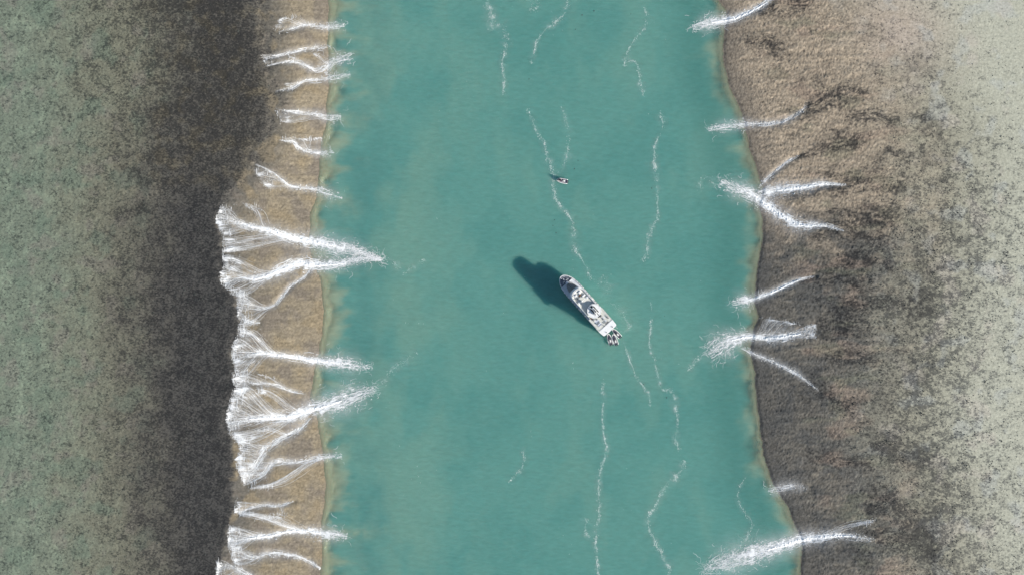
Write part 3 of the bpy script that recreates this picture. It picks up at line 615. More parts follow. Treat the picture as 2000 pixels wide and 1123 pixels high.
def lace_sheet(R_, r, tg, L, hw, dens_fn, seed, wander=0.12, veil=0.0, lift=0.08):
    """sheet of lacy foam along a path; hw(u, w) half width in px, dens_fn(u, v) cover 0..1"""
    nu = max(24, int(L / 1.6)); nv = 17
    uu = np.linspace(0, 1, nu); px, py, wd = at_path(r, uu); tx, ty = at_path(tg, uu)
    c_ = wander * wd * 2 * fbm(uu * L * 0.05, uu * 0 + seed * 1.7, 3, 161)
    ang = np.unwrap(np.arctan2(ty, tx)); kap = np.abs(np.gradient(ang)) / (L / nu) + 1e-6
    kap = np.convolve(np.pad(kap, 6, 'edge'), np.ones(13) / 13, 'valid'); kap = np.maximum(kap, 1e-4)
    v = np.linspace(-1, 1, nv)[None]; h_ = np.minimum(hw(uu, wd), 0.65 / kap)[:, None]      # never wider than the bend allows
    o = v * h_ + c_[:, None]
    cx = px[:, None] - ty[:, None] * o; cy = py[:, None] + tx[:, None] * o
    z = np.maximum(hsample(cx, cy), 0) + lift
    d = dens_fn(uu[:, None], v) * (0.85 + (0.45 if seed < 50 else 1.1) * fbm(cx * 0.08, cy * 0.08, 4, 163))
    R_.sheet(np.stack([wx(cx), wy(cy), z], -1), nu, nv, np.clip(d, 0, 1), np.broadcast_to((uu * L * M + seed * 37.0)[:, None], cx.shape), o * M + seed * 11.0, veil)

def smooth_path(pts, n=160):
    a = np.array(pts, float)
    a = np.vstack([2 * a[0] - a[1], a, 2 * a[-1] - a[-2]])
    out = []
    for i in range(1, len(a) - 2):
        for t in np.linspace(0, 1, 24, endpoint=False):
            p0, p1, p2, p3 = a[i - 1:i + 3]
            out.append(0.5 * ((2 * p1) + (-p0 + p2) * t + (2 * p0 - 5 * p1 + 4 * p2 - p3) * t * t + (-p0 + 3 * p1 - 3 * p2 + p3) * t ** 3))
    out.append(a[-2])
    out = np.array(out)
    s = np.r_[0, np.cumsum(np.hypot(np.diff(out[:, 0]), np.diff(out[:, 1])))]
    u = np.linspace(0, s[-1], n)
    r = np.stack([np.interp(u, s, out[:, k]) for k in range(out.shape[1])], 1)
    tx = np.gradient(r[:, 0]); ty = np.gradient(r[:, 1]); l = np.hypot(tx, ty) + 1e-9
    return r, np.stack([tx / l, ty / l], 1), s[-1]
def at_path(r, u):
    x = np.clip(u, 0, 1) * (len(r) - 1)
    i = np.arange(len(r))
    return [np.interp(x, i, r[:, k]) for k in range(r.shape[1])]
def taper(K): return np.sin(np.pi * (np.arange(K) + 0.6) / (K + 0.2)) ** 0.6

for ci, (label, pts, ns, nf, ncurl, core, fans) in enumerate(CASC):
    R_ = Rib()
    r, tg, L = smooth_path(pts)
    r[:, 2] = np.maximum(r[:, 2], 2)
    mouth = float(np.interp(0.5, [0, 1], [0, 1]))
    xm = r[:, 0]; wet = np.where(xm < 1000, xm > shoreL(r[:, 1]), xm < shoreR(r[:, 1]))
    um = float(np.argmax(wet)) / len(r) if wet.any() else 1.0
    A_ = (1.08 if core else 0.60)
    lace_sheet(R_, r, tg, L, lambda u, w_: (0.95 * w_ + 3) * (1 + 0.9 * sst(um, 1.1, u)) * (0.55 + 0.45 * sst(0, .12, u)),
               lambda u, v: A_ * np.exp(-(np.abs(v) / (0.50 + 0.12 * sst(um, 1, u))) ** 2) * (1.0 - 0.48 * sst(um + 0.2 * (1 - um), 1.02, u)) * (0.30 + 0.70 * sst(0.0, 0.35, u)) * sst(0, .05, u) * (1 - sst(.9, 1, u)), ci + 1)
    lace_sheet(R_, r, tg, L, lambda u, w_: (1.5 * w_ + 5) * (1 + 0.8 * sst(um, 1.1, u)) * (0.4 + 0.6 * sst(0, .3, u)),
               lambda u, v: (0.62 if core else 0.46) * np.exp(-(np.abs(v) / 0.48) ** 2) * (0.3 + 0.7 * sst(0.0, 0.3, u)) * sst(0, .05, u) * (1 - 0.45 * sst(um, 1.0, u)) * (1 - sst(.85, 1, u)), ci + 1, 0.12, 1.0, 0.05)
    # strands that follow the stream
    ns = int(ns * 0.55); nf = int(nf * 0.9); ncurl = int(ncurl * 0.6)
    K = 14
    u0 = RNG.random(ns) * 1.05 - 0.05
    ln = (8 + 26 * RNG.random(ns)) / L
    u = np.clip(u0[:, None] + ln[:, None] * np.linspace(0, 1, K)[None], 0, 1.0)
    px, py, wd = at_path(r, u); tx, ty = at_path(tg, u)
    off = RNG.normal(0, 0.27, (ns, 1)) + 0.12 * pn(u * L * 0.09 + RNG.random((ns, 1)) * 50, RNG.random((ns, 1)) * 90 + 0 * u, 5)
    px = px - ty * off * wd; py = py + tx * off * wd
    sw = (0.07 + 0.26 * RNG.random((ns, 1)) ** 2) * taper(K)[None] * (0.8 + 0.03 * wd) * (0.35 + 0.65 * sst(0.0, 0.3, u))
    R_.add(px, py, sw, 0.35)
    # broken flecks
    K = 4
    u0 = np.clip(RNG.beta(1.5, 1.1, nf), 0, 1)
    px, py, wd = at_path(r, u0); tx, ty = at_path(tg, u0)
    spread = np.where(u0 > 0.6, 0.42, 0.30)
    off = RNG.normal(0, 1, nf) * spread
    px = px - ty * off * wd; py = py + tx * off * wd
    th = np.arctan2(ty, tx) + RNG.normal(0, 0.5, nf)
    fl = 1.0 + 3.2 * RNG.random(nf)
    k = np.linspace(-.5, .5, K)[None]
    bend = RNG.normal(0, 0.8, (nf, 1))
    cx = px[:, None] + np.cos(th[:, None] + bend * k) * fl[:, None] * k; cy = py[:, None] + np.sin(th[:, None] + bend * k) * fl[:, None] * k
    R_.add(cx, cy, (0.08 + 0.26 * RNG.random((nf, 1)) ** 1.5) * taper(K)[None], 0.4, 0.10)
    # solid tumbling core
    if core:
        nu, nv = 150, 11
        uu = np.linspace(0.12, min(0.80, um + 0.2), nu)
        px, py, wd = at_path(r, uu); tx, ty = at_path(tg, uu)
        prof_ = np.sin(np.pi * np.clip((uu - .11) / (min(0.80, um + 0.2) - .10), 0, 1)) ** 0.6
        lf = 0.24 * wd * prof_ * (0.9 + 0.7 * fbm(uu * L * 0.07, uu * 0 + ci, 3, 141)); rt = 0.24 * wd * prof_ * (0.9 + 0.7 * fbm(uu * L * 0.07, uu * 0 + ci + 40, 3, 143))
        v = np.linspace(-1, 1, nv)[None]
        o = np.where(v < 0, v * np.maximum(lf, 0.2)[:, None], v * np.maximum(rt, 0.2)[:, None])
        cx = px[:, None] - ty[:, None] * o; cy = py[:, None] + tx[:, None] * o
        z = np.maximum(hsample(cx, cy), 0)
        z = z + 0.06 + 0.35 * (1 - v ** 2) * (0.5 + fbm(cx * 0.35, cy * 0.35, 3, 145)).clip(0, 2)
        R_.sheet(np.stack([wx(cx), wy(cy), z], -1), nu, nv)
    # foam curling out into the channel
    if ncurl:
        K = 14; n = ncurl
        u0 = 0.58 + 0.46 * RNG.random(n) ** 0.8
        px, py, wd = at_path(r, u0); tx, ty = at_path(tg, u0)
        off = RNG.normal(0, 0.62, n)
        px = px - ty * off * (wd + 5); py = py + tx * off * (wd + 5)
        th = np.arctan2(ty, tx)[:, None] + RNG.normal(0, 0.6, (n, 1)) + np.cumsum(RNG.normal(0, 0.42, (n, K)), 1)
        stp = (0.5 + 1.0 * RNG.random((n, 1)))
        cx = px[:, None] + np.cumsum(np.cos(th) * stp, 1); cy = py[:, None] + np.cumsum(np.sin(th) * stp, 1)
        R_.add(cx, cy, (0.06 + 0.12 * RNG.random((n, 1)) ** 1.5) * taper(K)[None], 0.3, 0.06)
    # threads that gather from the reef edge
    dirx = 1.0 if pts[0][0] < 1000 else -1.0
    for src, n, ua, ub in fans:
        K = 22
        sp, _, Ls = smooth_path([(a, b_, 0) for a, b_ in src], 60)
        # film of broken water over the rock between the threads
        nu, nv = 34, max(8, int(Ls / 1.6))
        vv = np.linspace(-0.03, 1.03, nv); sx, sy, _ = at_path(sp, vv)
        jit = 8 * fbm(sy * 0.14, sx * 0.05, 3, 171); sx = sx + dirx * (jit - 2)
        dd = np.hypot(sx - r[0, 0], sy - r[0, 1]); dd = dd / (dd.max() + 1e-6)
        ue = ua + (ub - ua) * np.clip(0.12 + 0.8 * dd, 0, 1)
        ex, ey, wd = at_path(r, ue); tx, ty = at_path(tg, ue)
        D = np.hypot(ex - sx, ey - sy)[None]; q_ = np.linspace(0, 1, nu)[:, None]
        h00 = 2 * q_ ** 3 - 3 * q_ ** 2 + 1; h10 = q_ ** 3 - 2 * q_ ** 2 + q_; h01 = 1 - h00; h11 = q_ ** 3 - q_ ** 2
        cx = h00 * sx + h10 * (D * 1.2 * dirx) + h01 * ex + h11 * (D * 1.1 * tx)
        cy = h00 * sy + h01 * ey + h11 * (D * 1.1 * ty)
        fd_ = min(1.0, n / 40.0)
        de = (0.40 + 0.24 * fd_) * (0.55 + 0.95 * np.exp(-(q_ / 0.24) ** 2) + 0.35 * sst(0.6, 1, q_)) * (0.75 + 0.9 * fbm(cx * 0.05, cy * 0.09, 3, 173)) * sst(0, 0.05, q_) * (sst(0, .12, vv + .03) * (1 - sst(.9, 1.03, vv)))[None]
        R_.sheet(np.stack([wx(cx), wy(cy), np.maximum(hsample(cx, cy), 0) + 0.06], -1), nu, nv, np.clip(de, 0, 0.95), q_ * D * M * 0.55 + ci * 31.0, np.broadcast_to((vv * Ls * M * 1.15)[None], cx.shape) + ci * 7.0)
        R_.sheet(np.stack([wx(cx), wy(cy), np.maximum(hsample(cx, cy), 0) + 0.04], -1), nu, nv, np.clip(de * 0.62, 0, 0.8), q_ * D * M * 0.30 + ci * 31.0, np.broadcast_to((vv * Ls * M * 1.3)[None], cx.shape) + ci * 7.0, 1.0)
        n = int(n * 0.95)
        sx, sy, _ = at_path(sp, RNG.random(n))
        sx = sx + dirx * RNG.exponential(5, n) - dirx * 3; sy = sy + RNG.normal(0, 1.5, n)
        dd = np.hypot(sx - r[0, 0], sy - r[0, 1]); dd = dd / (dd.max() + 1e-6)
        ue = ua + (ub - ua) * np.clip(0.25 * RNG.random(n) + 0.75 * dd, 0, 1)
        ex, ey, wd = at_path(r, ue); tx, ty = at_path(tg, ue)
        ex = ex + RNG.normal(0, 0.2, n) * wd; side = np.sign(sy - ey); ey = ey + side * wd * 0.25 * RNG.random(n)
        D = np.hypot(ex - sx, ey - sy)
        s = np.linspace(0, 1, K)[None]
        h00 = 2 * s ** 3 - 3 * s ** 2 + 1; h10 = s ** 3 - 2 * s ** 2 + s; h01 = 1 - h00; h11 = s ** 3 - s ** 2
        bias = RNG.normal(0, 0.15, n)
        cx = h00 * sx[:, None] + h10 * (D * 1.2 * dirx)[:, None] + h01 * ex[:, None] + h11 * (D * 1.1 * tx)[:, None]
        cy = h00 * sy[:, None] + h10 * (D * bias)[:, None] + h01 * ey[:, None] + h11 * (D * 1.1 * ty)[:, None]
        cy = cy + 1.3 * pn(cx * 0.10 + RNG.random((n, 1)) * 3, cy * 0.05, 9) + 0.5 * pn(cx * 0.4, cy * 0.2 + RNG.random((n, 1)) * 3, 10)
        # some threads stop short
        stop = np.where(RNG.random(n) < 0.45, 0.3 + 0.5 * RNG.random(n), 1.0)[:, None]
        wid = (0.03 + 0.15 * RNG.random((n, 1)) ** 2.5) * np.clip((stop - s) * 8, 0.12, 1) * (0.7 + 0.5 * np.abs(pn(s * 4 + RNG.random((n, 1)) * 20, s * 0 + 2, 12)))
        R_.add(cx, cy, wid, 0.3, 0.07)
        # little ledges across the flow, where the water drops over the reef edge
        nl = max(3, int(n * 0.7)); K = 10
        sx, sy, _ = at_path(sp, RNG.random(nl))
        sx = sx + dirx * RNG.choice([0, 2, 7, 13, 20], nl) + RNG.normal(0, 1.2, nl)
        k = np.linspace(-1, 1, K)[None]; hl_ = (2 + 6 * RNG.random(nl))[:, None]
        cy = sy[:, None] + k * hl_; cx = sx[:, None] + 1.6 * pn(cy * 0.18, cy * 0 + 3, 13) + RNG.normal(0, 0.25, (nl, K)) - dirx * 0.12 * (k * hl_) ** 2 * 0.2
        R_.add(cx, cy, (0.06 + 0.22 * RNG.random((nl, 1)) ** 2.5) * taper(K)[None], 0.35, 0.08)
        nl = n * 2; K = 4                                                 # spray dots round the ledges
        sx, sy, _ = at_path(sp, RNG.random(nl))
        sx = sx + dirx * RNG.exponential(9, nl) - 3 * dirx; sy = sy + RNG.normal(0, 2.5, nl)
        th = RNG.normal(0, 0.6, nl) + np.where(RNG.random(nl) < .4, 1.57, 0)
        k = np.linspace(-.5, .5, K)[None]; fl = (0.6 + 1.8 * RNG.random(nl))[:, None]
        R_.add(sx[:, None] + np.cos(th)[:, None] * fl * k, sy[:, None] + np.sin(th)[:, None] * fl * k, (0.07 + 0.2 * RNG.random((nl, 1)) ** 2) * taper(K)[None], 0.4, 0.08)
    tag(R_.build('cascade', mfoam, mlace), label, 'cascade', 'white cascades draining off the reefs')

for fi, (label, pts, den) in enumerate(FOAM):
    R_ = Rib()
    r, tg, L = smooth_path(pts)
    lace_sheet(R_, r, tg, L, lambda u, w_: 3.0 * w_ + 4.0, lambda u, v: min(0.60, 0.30 + 0.25 * den) * np.exp(-(np.abs(v) / 0.45) ** 2) * (0.22 + 0.95 * sst(-0.35, 0.45, fbm(u * L * 0.03 + fi * 13.7, u * 0 + fi, 3, 151))) * sst(0, .06, u) * (1 - sst(.94, 1, u)) + 0 * v, fi + 50, 0.55)
    lace_sheet(R_, r, tg, L, lambda u, w_: 3.6 * w_ + 5.0, lambda u, v: min(0.24, 0.10 + 0.12 * den) * np.exp(-(np.abs(v) / 0.42) ** 2) * (0.25 + 0.95 * sst(-0.35, 0.45, fbm(u * L * 0.03 + fi * 13.7, u * 0 + fi, 3, 151))) * sst(0, .06, u) * (1 - sst(.94, 1, u)) + 0 * v, fi + 50, 0.55, 1.0, 0.05)
    n = int(L * 1.3 * den) + 6; K = 4
    u0 = RNG.random(n * 3)
    clump = sst(-0.45, 0.5, fbm(u0 * L * 0.035 + fi * 13.7, u0 * 0 + fi, 3, 151))
    u0 = u0[RNG.random(n * 3) < clump][:n]; n = len(u0)
    px, py, wd = at_path(r, u0); tx, ty = at_path(tg, u0)
    off = np.clip(RNG.standard_t(3, n), -3.5, 3.5) * 0.42
    wig = 0.55 * wd * 2 * fbm(u0 * L * 0.05, u0 * 0 + (fi + 50) * 1.7, 3, 161)
    px = px - ty * (off * wd + wig); py = py + tx * (off * wd + wig)
    th = np.arctan2(ty, tx) + RNG.normal(0, 0.7, n)
    k = np.linspace(-.5, .5, K)[None]; fl = (0.7 + 2.4 * RNG.random(n) ** 1.5)[:, None]; bend = RNG.normal(0, 1.0, (n, 1))
    R_.add(px[:, None] + np.cos(th[:, None] + bend * k) * fl * k, py[:, None] + np.sin(th[:, None] + bend * k) * fl * k, (0.06 + 0.2 * RNG.random((n, 1)) ** 1.8) * taper(K)[None] * (0.7 + 0.4 * min(den, 1.2)), 0.15, 0.10)
    # thin winding threads
    K = 18; n = int(L * 0.03 * den) + 2
    u0 = RNG.random(n); ln = (10 + 22 * RNG.random(n)) / L
    u = np.clip(u0[:, None] + ln[:, None] * np.linspace(0, 1, K)[None], 0, 1)
    px, py, wd = at_path(r, u); tx, ty = at_path(tg, u)
    off = RNG.normal(0, .3, (n, 1)) + 0.3 * pn(u * L * .12, RNG.random((n, 1)) * 60 + 0 * u, 15)
    wig = 0.55 * wd * 2 * fbm(u * L * 0.05, u * 0 + (fi + 50) * 1.7, 3, 161)
    R_.add(px - ty * (off * wd + wig), py + tx * (off * wd + wig), (0.03 + 0.05 * RNG.random((n, 1))) * taper(K)[None], 0.15, 0.10)
    tag(R_.build('foam_streak', mfoam2, mlace2), label, 'foam', 'foam lines drifting on the channel')
# tiny scattered flecks of foam on the open water
R_ = Rib(); n = 900; K = 4
px = 720 + 740 * RNG.random(n); py = -20 + 1160 * RNG.random(n)
kp = (RNG.random(n) < sst(0.0, 0.5, fbm(px * 0.012, py * 0.006, 3, 201)) * (0.25 + 0.75 * sst(500, 800, py))) & (px > shoreL(py) + 60) & (px < shoreR(py) - 30)
px, py = px[kp], py[kp]; n = len(px)
th = 1.4 + RNG.normal(0, 0.7, n); k = np.linspace(-.5, .5, K)[None]; fl = (0.8 + 3.0 * RNG.random(n) ** 2)[:, None]
R_.add(px[:, None] + np.cos(th)[:, None] * fl * k, py[:, None] + np.sin(th)[:, None] * fl * k, (0.05 + 0.16 * RNG.random((n, 1)) ** 2) * taper(K)[None], 0.15, 0.06)
tag(mesh_np('foam_flecks', np.concatenate(R_.V), np.concatenate(R_.F), mfoam2, True), 'tiny foam flecks scattered over the open channel water', kind='stuff')
#BOATS#

# ------------------------------------------------------------------ vessels
white = paint('white_ship_paint', (0.80, 0.80, 0.79), 0.35, 0, 0.04, 0.6)
offwhite = paint('cream_deck', (0.60, 0.60, 0.55), 0.7, 0, 0.10, 0.7)
slate = paint('slate_deck', (0.13, 0.145, 0.18), 0.75, 0, 0.25, 1.2)
palegrey = paint('pale_grey_deck', (0.58, 0.60, 0.63), 0.6, 0, 0.08, 0.8)
greywood = paint('weathered_slats', (0.24, 0.235, 0.22), 0.8, 0, 0.2, 2.0)
black = paint('black_rubber', (0.012, 0.012, 0.014), 0.55, 0, 0.2, 2.0)
dark = paint('dark_fittings', (0.04, 0.042, 0.05), 0.5, 0, 0.3, 1.0)
glass = paint('tinted_glass', (0.015, 0.02, 0.028), 0.06, 0, 0.1, 1.0, 0.8)
alum = paint('brushed_aluminium', (0.55, 0.57, 0.58), 0.35, 0.6, 0.08, 2.0)
bluegrey = paint('blue_grey_cushion', (0.33, 0.37, 0.45), 0.8, 0, 0.1, 2.0)
navy = paint('navy_seat', (0.045, 0.05, 0.085), 0.8, 0, 0.2, 2.0)
brown = paint('brown_timber', (0.16, 0.085, 0.045), 0.7, 0, 0.25, 3.0)
antifoul = paint('blue_hull_bottom', (0.03, 0.06, 0.12), 0.6, 0, 0.1, 0.5)

class MB:
    def __init__(self): self.v = []; self.f = []
    def add(self, vs, fs):
        n = len(self.v); self.v += [tuple(a) for a in vs]; self.f += [tuple(i + n for i in f) for f in fs]; return self
    def box(self, x0, x1, y0, y1, z0, z1, c=0.0):
        """box with chamfered vertical edges and top when c > 0"""
        if c <= 0:
            vs = [(x, y, z) for z in (z0, z1) for x, y in ((x0, y0), (x1, y0), (x1, y1), (x0, y1))]
            return self.add(vs, [(3, 2, 1, 0), (4, 5, 6, 7), (0, 1, 5, 4), (1, 2, 6, 5), (2, 3, 7, 6), (3, 0, 4, 7)])
        poly = [(x0 + c, y0), (x1 - c, y0), (x1, y0 + c), (x1, y1 - c), (x1 - c, y1), (x0 + c, y1), (x0, y1 - c), (x0, y0 + c)]
        ins = [(x0 + 2 * c, y0 + c), (x1 - 2 * c, y0 + c), (x1 - c, y0 + 2 * c), (x1 - c, y1 - 2 * c), (x1 - 2 * c, y1 - c), (x0 + 2 * c, y1 - c), (x0 + c, y1 - 2 * c), (x0 + c, y0 + 2 * c)]
        return self.rings([[(a, b_, z0) for a, b_ in poly], [(a, b_, z1 - c) for a, b_ in poly], [(a, b_, z1) for a, b_ in ins]])
    def rings(self, R, cap=True, closed=True):
        n = len(R[0]); vs = [p_ for r_ in R for p_ in r_]; fs = []
        for i in range(len(R) - 1):
            for k in range(n if closed else n - 1):
                a = i * n + k; b_ = i * n + (k + 1) % n
                fs.append((a, b_, b_ + n, a + n))
        if cap:
            fs.append(tuple(range(n))[::-1]); fs.append(tuple(range((len(R) - 1) * n, len(R) * n)))
        return self.add(vs, fs)
    def prism(self, poly, z0, z1):
        return self.rings([[(a, b_, z0) for a, b_ in poly], [(a, b_, z1) for a, b_ in poly]])
    def tube(self, pts, rad, n=8):
        pts = [Vector(p_) for p_ in pts]; R = []
        rad = rad if isinstance(rad, (list, tuple)) else [rad] * len(pts)
        for i, p_ in enumerate(pts):
            d = (pts[min(i + 1, len(pts) - 1)] - pts[max(i - 1, 0)]).normalized()
            a = d.cross(Vector((0, 0, 1)));
            if a.length < 1e-3: a = Vector((1, 0, 0))
            a.normalize(); b_ = a.cross(d)
            R.append([p_ + (a * math.cos(t_) + b_ * math.sin(t_)) * rad[i] for t_ in [2 * math.pi * k / n for k in range(n)]])
        return self.rings(R)
    def build(self, name, mat, parent=None, smooth=False):
        me = bpy.data.meshes.new(name); me.from_pydata(self.v, [], self.f); me.materials.append(mat)
        bm = bmesh.new(); bm.from_mesh(me); bmesh.ops.recalc_face_normals(bm, faces=bm.faces); bm.to_mesh(me); bm.free()
        if smooth:
            for p_ in me.polygons: p_.use_smooth = True
        o = bpy.data.objects.new(name, me); C.objects.link(o)
        if parent: o.parent = parent
        return o
def empty(name, loc, rz=0.0):
    o = bpy.data.objects.new(name, None); C.objects.link(o); o.location = loc; o.rotation_euler = (0, 0, rz); o.empty_display_size = 0.5
    return o
def children(o): return [c for c in bpy.data.objects if c.parent == o]
def copy_tree(o, parent=None):
    c = o.copy(); C.objects.link(c); c.parent = parent
    for ch in children(o): copy_tree(ch, c)
    return c

# ---- the cruise ship: x forward from the stern, y to port
SHIP_A = math.atan2(0.745, -0.667)
SHIP = Vector((float(wx(1187.6)), float(wy(643.2)), 0.0))
def ship_to_world(x, y, z=0.0):
    c_, s_ = math.cos(SHIP_A), math.sin(SHIP_A)
    return Vector((SHIP.x + x * c_ - y * s_, SHIP.y + x * s_ + y * c_, z))
ship = empty('cruise_ship', SHIP, SHIP_A)
tag(ship, 'white expedition cruise ship with a helicopter on its top deck', 'ship')
HBT = [0, 1, 5, 15, 28, 36, 40, 43.6, 46, 48, 49.3, 49.85, 50]
HBB = [5.75, 5.95, 6.15, 6.3, 6.3, 6.25, 6.05, 5.4, 4.5, 3.25, 1.95, 0.9, 0.0]
def hb(t_): return float(np.interp(t_, HBT, HBB))
def zd(t_): return 4.6 + 0.35 * max(0, (t_ - 20) / 30) ** 1.6
ts = list(np.linspace(0, 40, 17)) + [41, 42, 43, 44, 45, 46, 47, 48, 48.7, 49.3, 49.7, 49.95]
R = []
for t_ in ts:
    b0 = max(hb(t_), 0.02); fl = 0.93 - 0.5 * max(0, (t_ - 34) / 16) ** 1.5; tw = t_ if t_ < 34 else 34 + (t_ - 34) * (0.82)
    tm = 0.5 * (t_ + tw); z_ = zd(t_) + 0.05
    R.append([(t_, b0, z_), (tm, b0 * (0.5 + 0.5 * fl), z_ * 0.5), (tw, b0 * fl, 0.25), (tw, b0 * fl * 0.8, -1.2), (tw, 0.0, -1.7), (tw, -b0 * fl * 0.8, -1.2), (tw, -b0 * fl, 0.25), (tm, -b0 * (0.5 + 0.5 * fl), z_ * 0.5), (t_, -b0, z_)])
hull = MB().rings(R, True, True).build('hull', white, ship)
mb = MB()                                                   # dark boot stripe on the waterline
for sgn in (1, -1):
    rr_ = []
    for t_ in ts[:-2]:
        fl = 0.93 - 0.5 * max(0, (t_ - 34) / 16) ** 1.5; tw = t_ if t_ < 34 else 34 + (t_ - 34) * 0.82; b0 = max(hb(t_), .02) * fl
        rr_.append([(tw, sgn * (b0 + 0.02), 0.02), (tw, sgn * (b0 + 0.03), 0.45), (tw, sgn * (b0 - 0.1), 0.45), (tw, sgn * (b0 - 0.1), 0.02)])
    mb.rings(rr_)
mb.build('boot_stripe', antifoul, hull)
def deck_poly(t0, t1, inset, n=26):
    tt = np.linspace(t0, t1, n); r_ = [(float(a), max(hb(float(a)) - inset, 0.01)) for a in tt]
    return r_ + [(a, -b_) for a, b_ in r_[::-1]]
MB().prism(deck_poly(0.2, 43.6, 0.3), 4.72, 4.98).build('main_deck', palegrey, ship)
fd = MB().prism(deck_poly(43.6, 49.7, 0.35, 30), 5.0, 5.32).build('foredeck', slate, ship)
# bulwark along each side
for sgn in (1, -1):
    rr_ = []
    for t_ in list(np.linspace(0.2, 44, 23)) + [45, 46, 47, 47.7, 48.4, 49, 49.5, 49.8, 49.97]:
        b0 = max(hb(t_), 0.02); h_ = zd(t_) + 0.7 + 0.25 * max(0, (t_ - 36) / 14); bi = max(b0 - 0.34, 0.0) if t_ < 49.9 else 0.0
        ti = t_ if t_ < 47 else t_ - 0.12 * (t_ - 47)
        rr_.append([(t_, sgn * b0, zd(t_) + 0.052), (t_, sgn * (b0 + 0.04), h_), (ti, sgn * bi, h_), (ti, sgn * bi, zd(t_) + 0.052)])
    bw = MB().rings(rr_).build('bulwark', white, ship)
    for k in range(12):                                     # dark openings along the rail
        t_ = 16.5 + 2.15 * k + 0.3 * (k % 2)
        MB().box(t_, t_ + 1.0, sgn * (hb(t_) - 0.26), sgn * (hb(t_) - 0.05), zd(t_) + 0.6, zd(t_) + 0.72 + 0.25 * max(0, (t_ - 36) / 14) + 0.03).build('fairlead', dark, bw)
MB().box(-0.05, 0.2, -5.7, 5.7, 4.6, 5.5).build('stern_rail', white, ship)
MB().box(-1.9, 0.0, -4.6, 4.6, 0.35, 0.65, 0.05).build('swim_platform', palegrey, ship)
# houses
def house(half, t0, tc, tf, n=18):
    p_ = [(t0, -half), (tc, -half)]
    for k in range(1, n):
        a = -math.pi / 2 + math.pi * k / n
        p_.append((tc + (tf - tc) * math.cos(a) ** 0.85, half * math.sin(a)))
    return p_ + [(tc, half), (t0, half)]
h1 = MB().prism(house(4.95, 3.0, 33.5, 37.6), 4.98, 7.5).build('lower_house', white, ship)
h2 = MB().prism(house(4.6, 2.5, 32.0, 36.0), 7.5, 10.3).build('upper_house', white, ship)
h3 = MB().prism(house(4.45, 2.5, 31.6, 35.7), 10.3, 13.2).build('bridge_house', white, ship)
for k in range(13):                                         # bridge windows round the front
    a = -1.25 + 2.5 * k / 12
    x_, y_ = 31.6 + 4.13 * math.cos(a) ** 0.85, 4.47 * math.sin(a)
    o = MB().box(-0.05, 0.06, -0.36, 0.36, 0, 1.15).build('window', glass, h3); o.location = (x_, y_, 11.6); o.rotation_euler = (0, 0, a)
for sgn in (1, -1):
    for k in range(11):
        t_ = 6 + 2.4 * k
        MB().box(t_, t_ + 1.5, sgn * 4.58, sgn * 4.66, 8.4, 9.5).build('window', glass, h2)
        MB().box(t_, t_ + 1.6, sgn * 4.43, sgn * 4.51, 11.4, 12.5).build('window', glass, h3)
        MB().box(t_, t_ + 1.3, sgn * 4.93, sgn * 5.01, 5.7, 6.8).build('window', glass, h1)
        MB().rings([[(t_ + .5 + .32 * math.cos(q_), sgn * (hb(t_) * 0.97 - .05), 2.7 + .32 * math.sin(q_)) for q_ in np.linspace(0, 6.283, 12, endpoint=False)], [(t_ + .5 + .32 * math.cos(q_), sgn * (hb(t_) + .01), 2.7 + .32 * math.sin(q_)) for q_ in np.linspace(0, 6.283, 12, endpoint=False)]]).build('porthole', glass, hull)
# top deck: narrow forward with a curved front, full beam aft
fr = house(4.95, 15.0, 32.2, 36.5)
top = [(4.4, -6.15), (15.0, -6.3)] + fr[:] + [(15.0, 6.3), (4.4, 6.15)]
td = MB().prism(top, 13.2, 13.45).build('top_deck', offwhite, ship)
mb = MB(); cur = house(4.95, 15.2, 32.2, 36.5); rr_ = []
for a, b_ in cur:
    inn = 0.22; l_ = math.hypot(max(a - 32.2, 0), b_) + 1e-6; k_ = (l_ - inn) / l_
    ai = 32.2 + (a - 32.2) * k_ if a > 32.2 else a
    rr_.append([(a, b_, 13.45), (a + (0.12 if a > 33 else 0), b_, 14.35), (ai, b_ * k_, 14.35), (ai, b_ * k_, 13.45)])
mb.rings(rr_).build('windbreak', white, ship)
for x0_, x1_ in ((23.6, 24.6), (18.2, 18.9)):
    for sgn in (1, -1): MB().box(x0_, x1_, sgn * 4.96, sgn * 6.2, 13.2, 13.44).build('deck_wing', offwhite, ship)
ht = MB().prism([(-0.5, -5.3), (0.2, -5.95), (4.38, -6.2), (4.38, 6.2), (0.2, 5.95), (-0.5, 5.3)], 13.25, 13.62).build('aft_roof', white, ship)
for sgn in (1, -1):
    for t_ in (0.6, 3.6, 8, 12): MB().tube([(t_, sgn * 5.6, 4.98), (t_, sgn * 5.6, 13.25)], 0.09, 6).build('pillar', white, ship)
    MB().box(0.3, 1.0, sgn * 2.6, sgn * 3.0, 13.62, 13.95, .05).build('roof_light', dark, ht)
# top rail with stanchions
for sgn in (1, -1):
    rl = MB().tube([(4.6, sgn * 6.05, 14.45), (14.9, sgn * 6.18, 14.45)], 0.045, 6).build('top_rail', alum, ship)
    for k in range(9):
        t_ = 4.8 + k * 1.25; MB().tube([(t_, sgn * 6.08, 13.45), (t_, sgn * 6.08, 14.44)], 0.03, 5).build('stanchion', alum, rl)
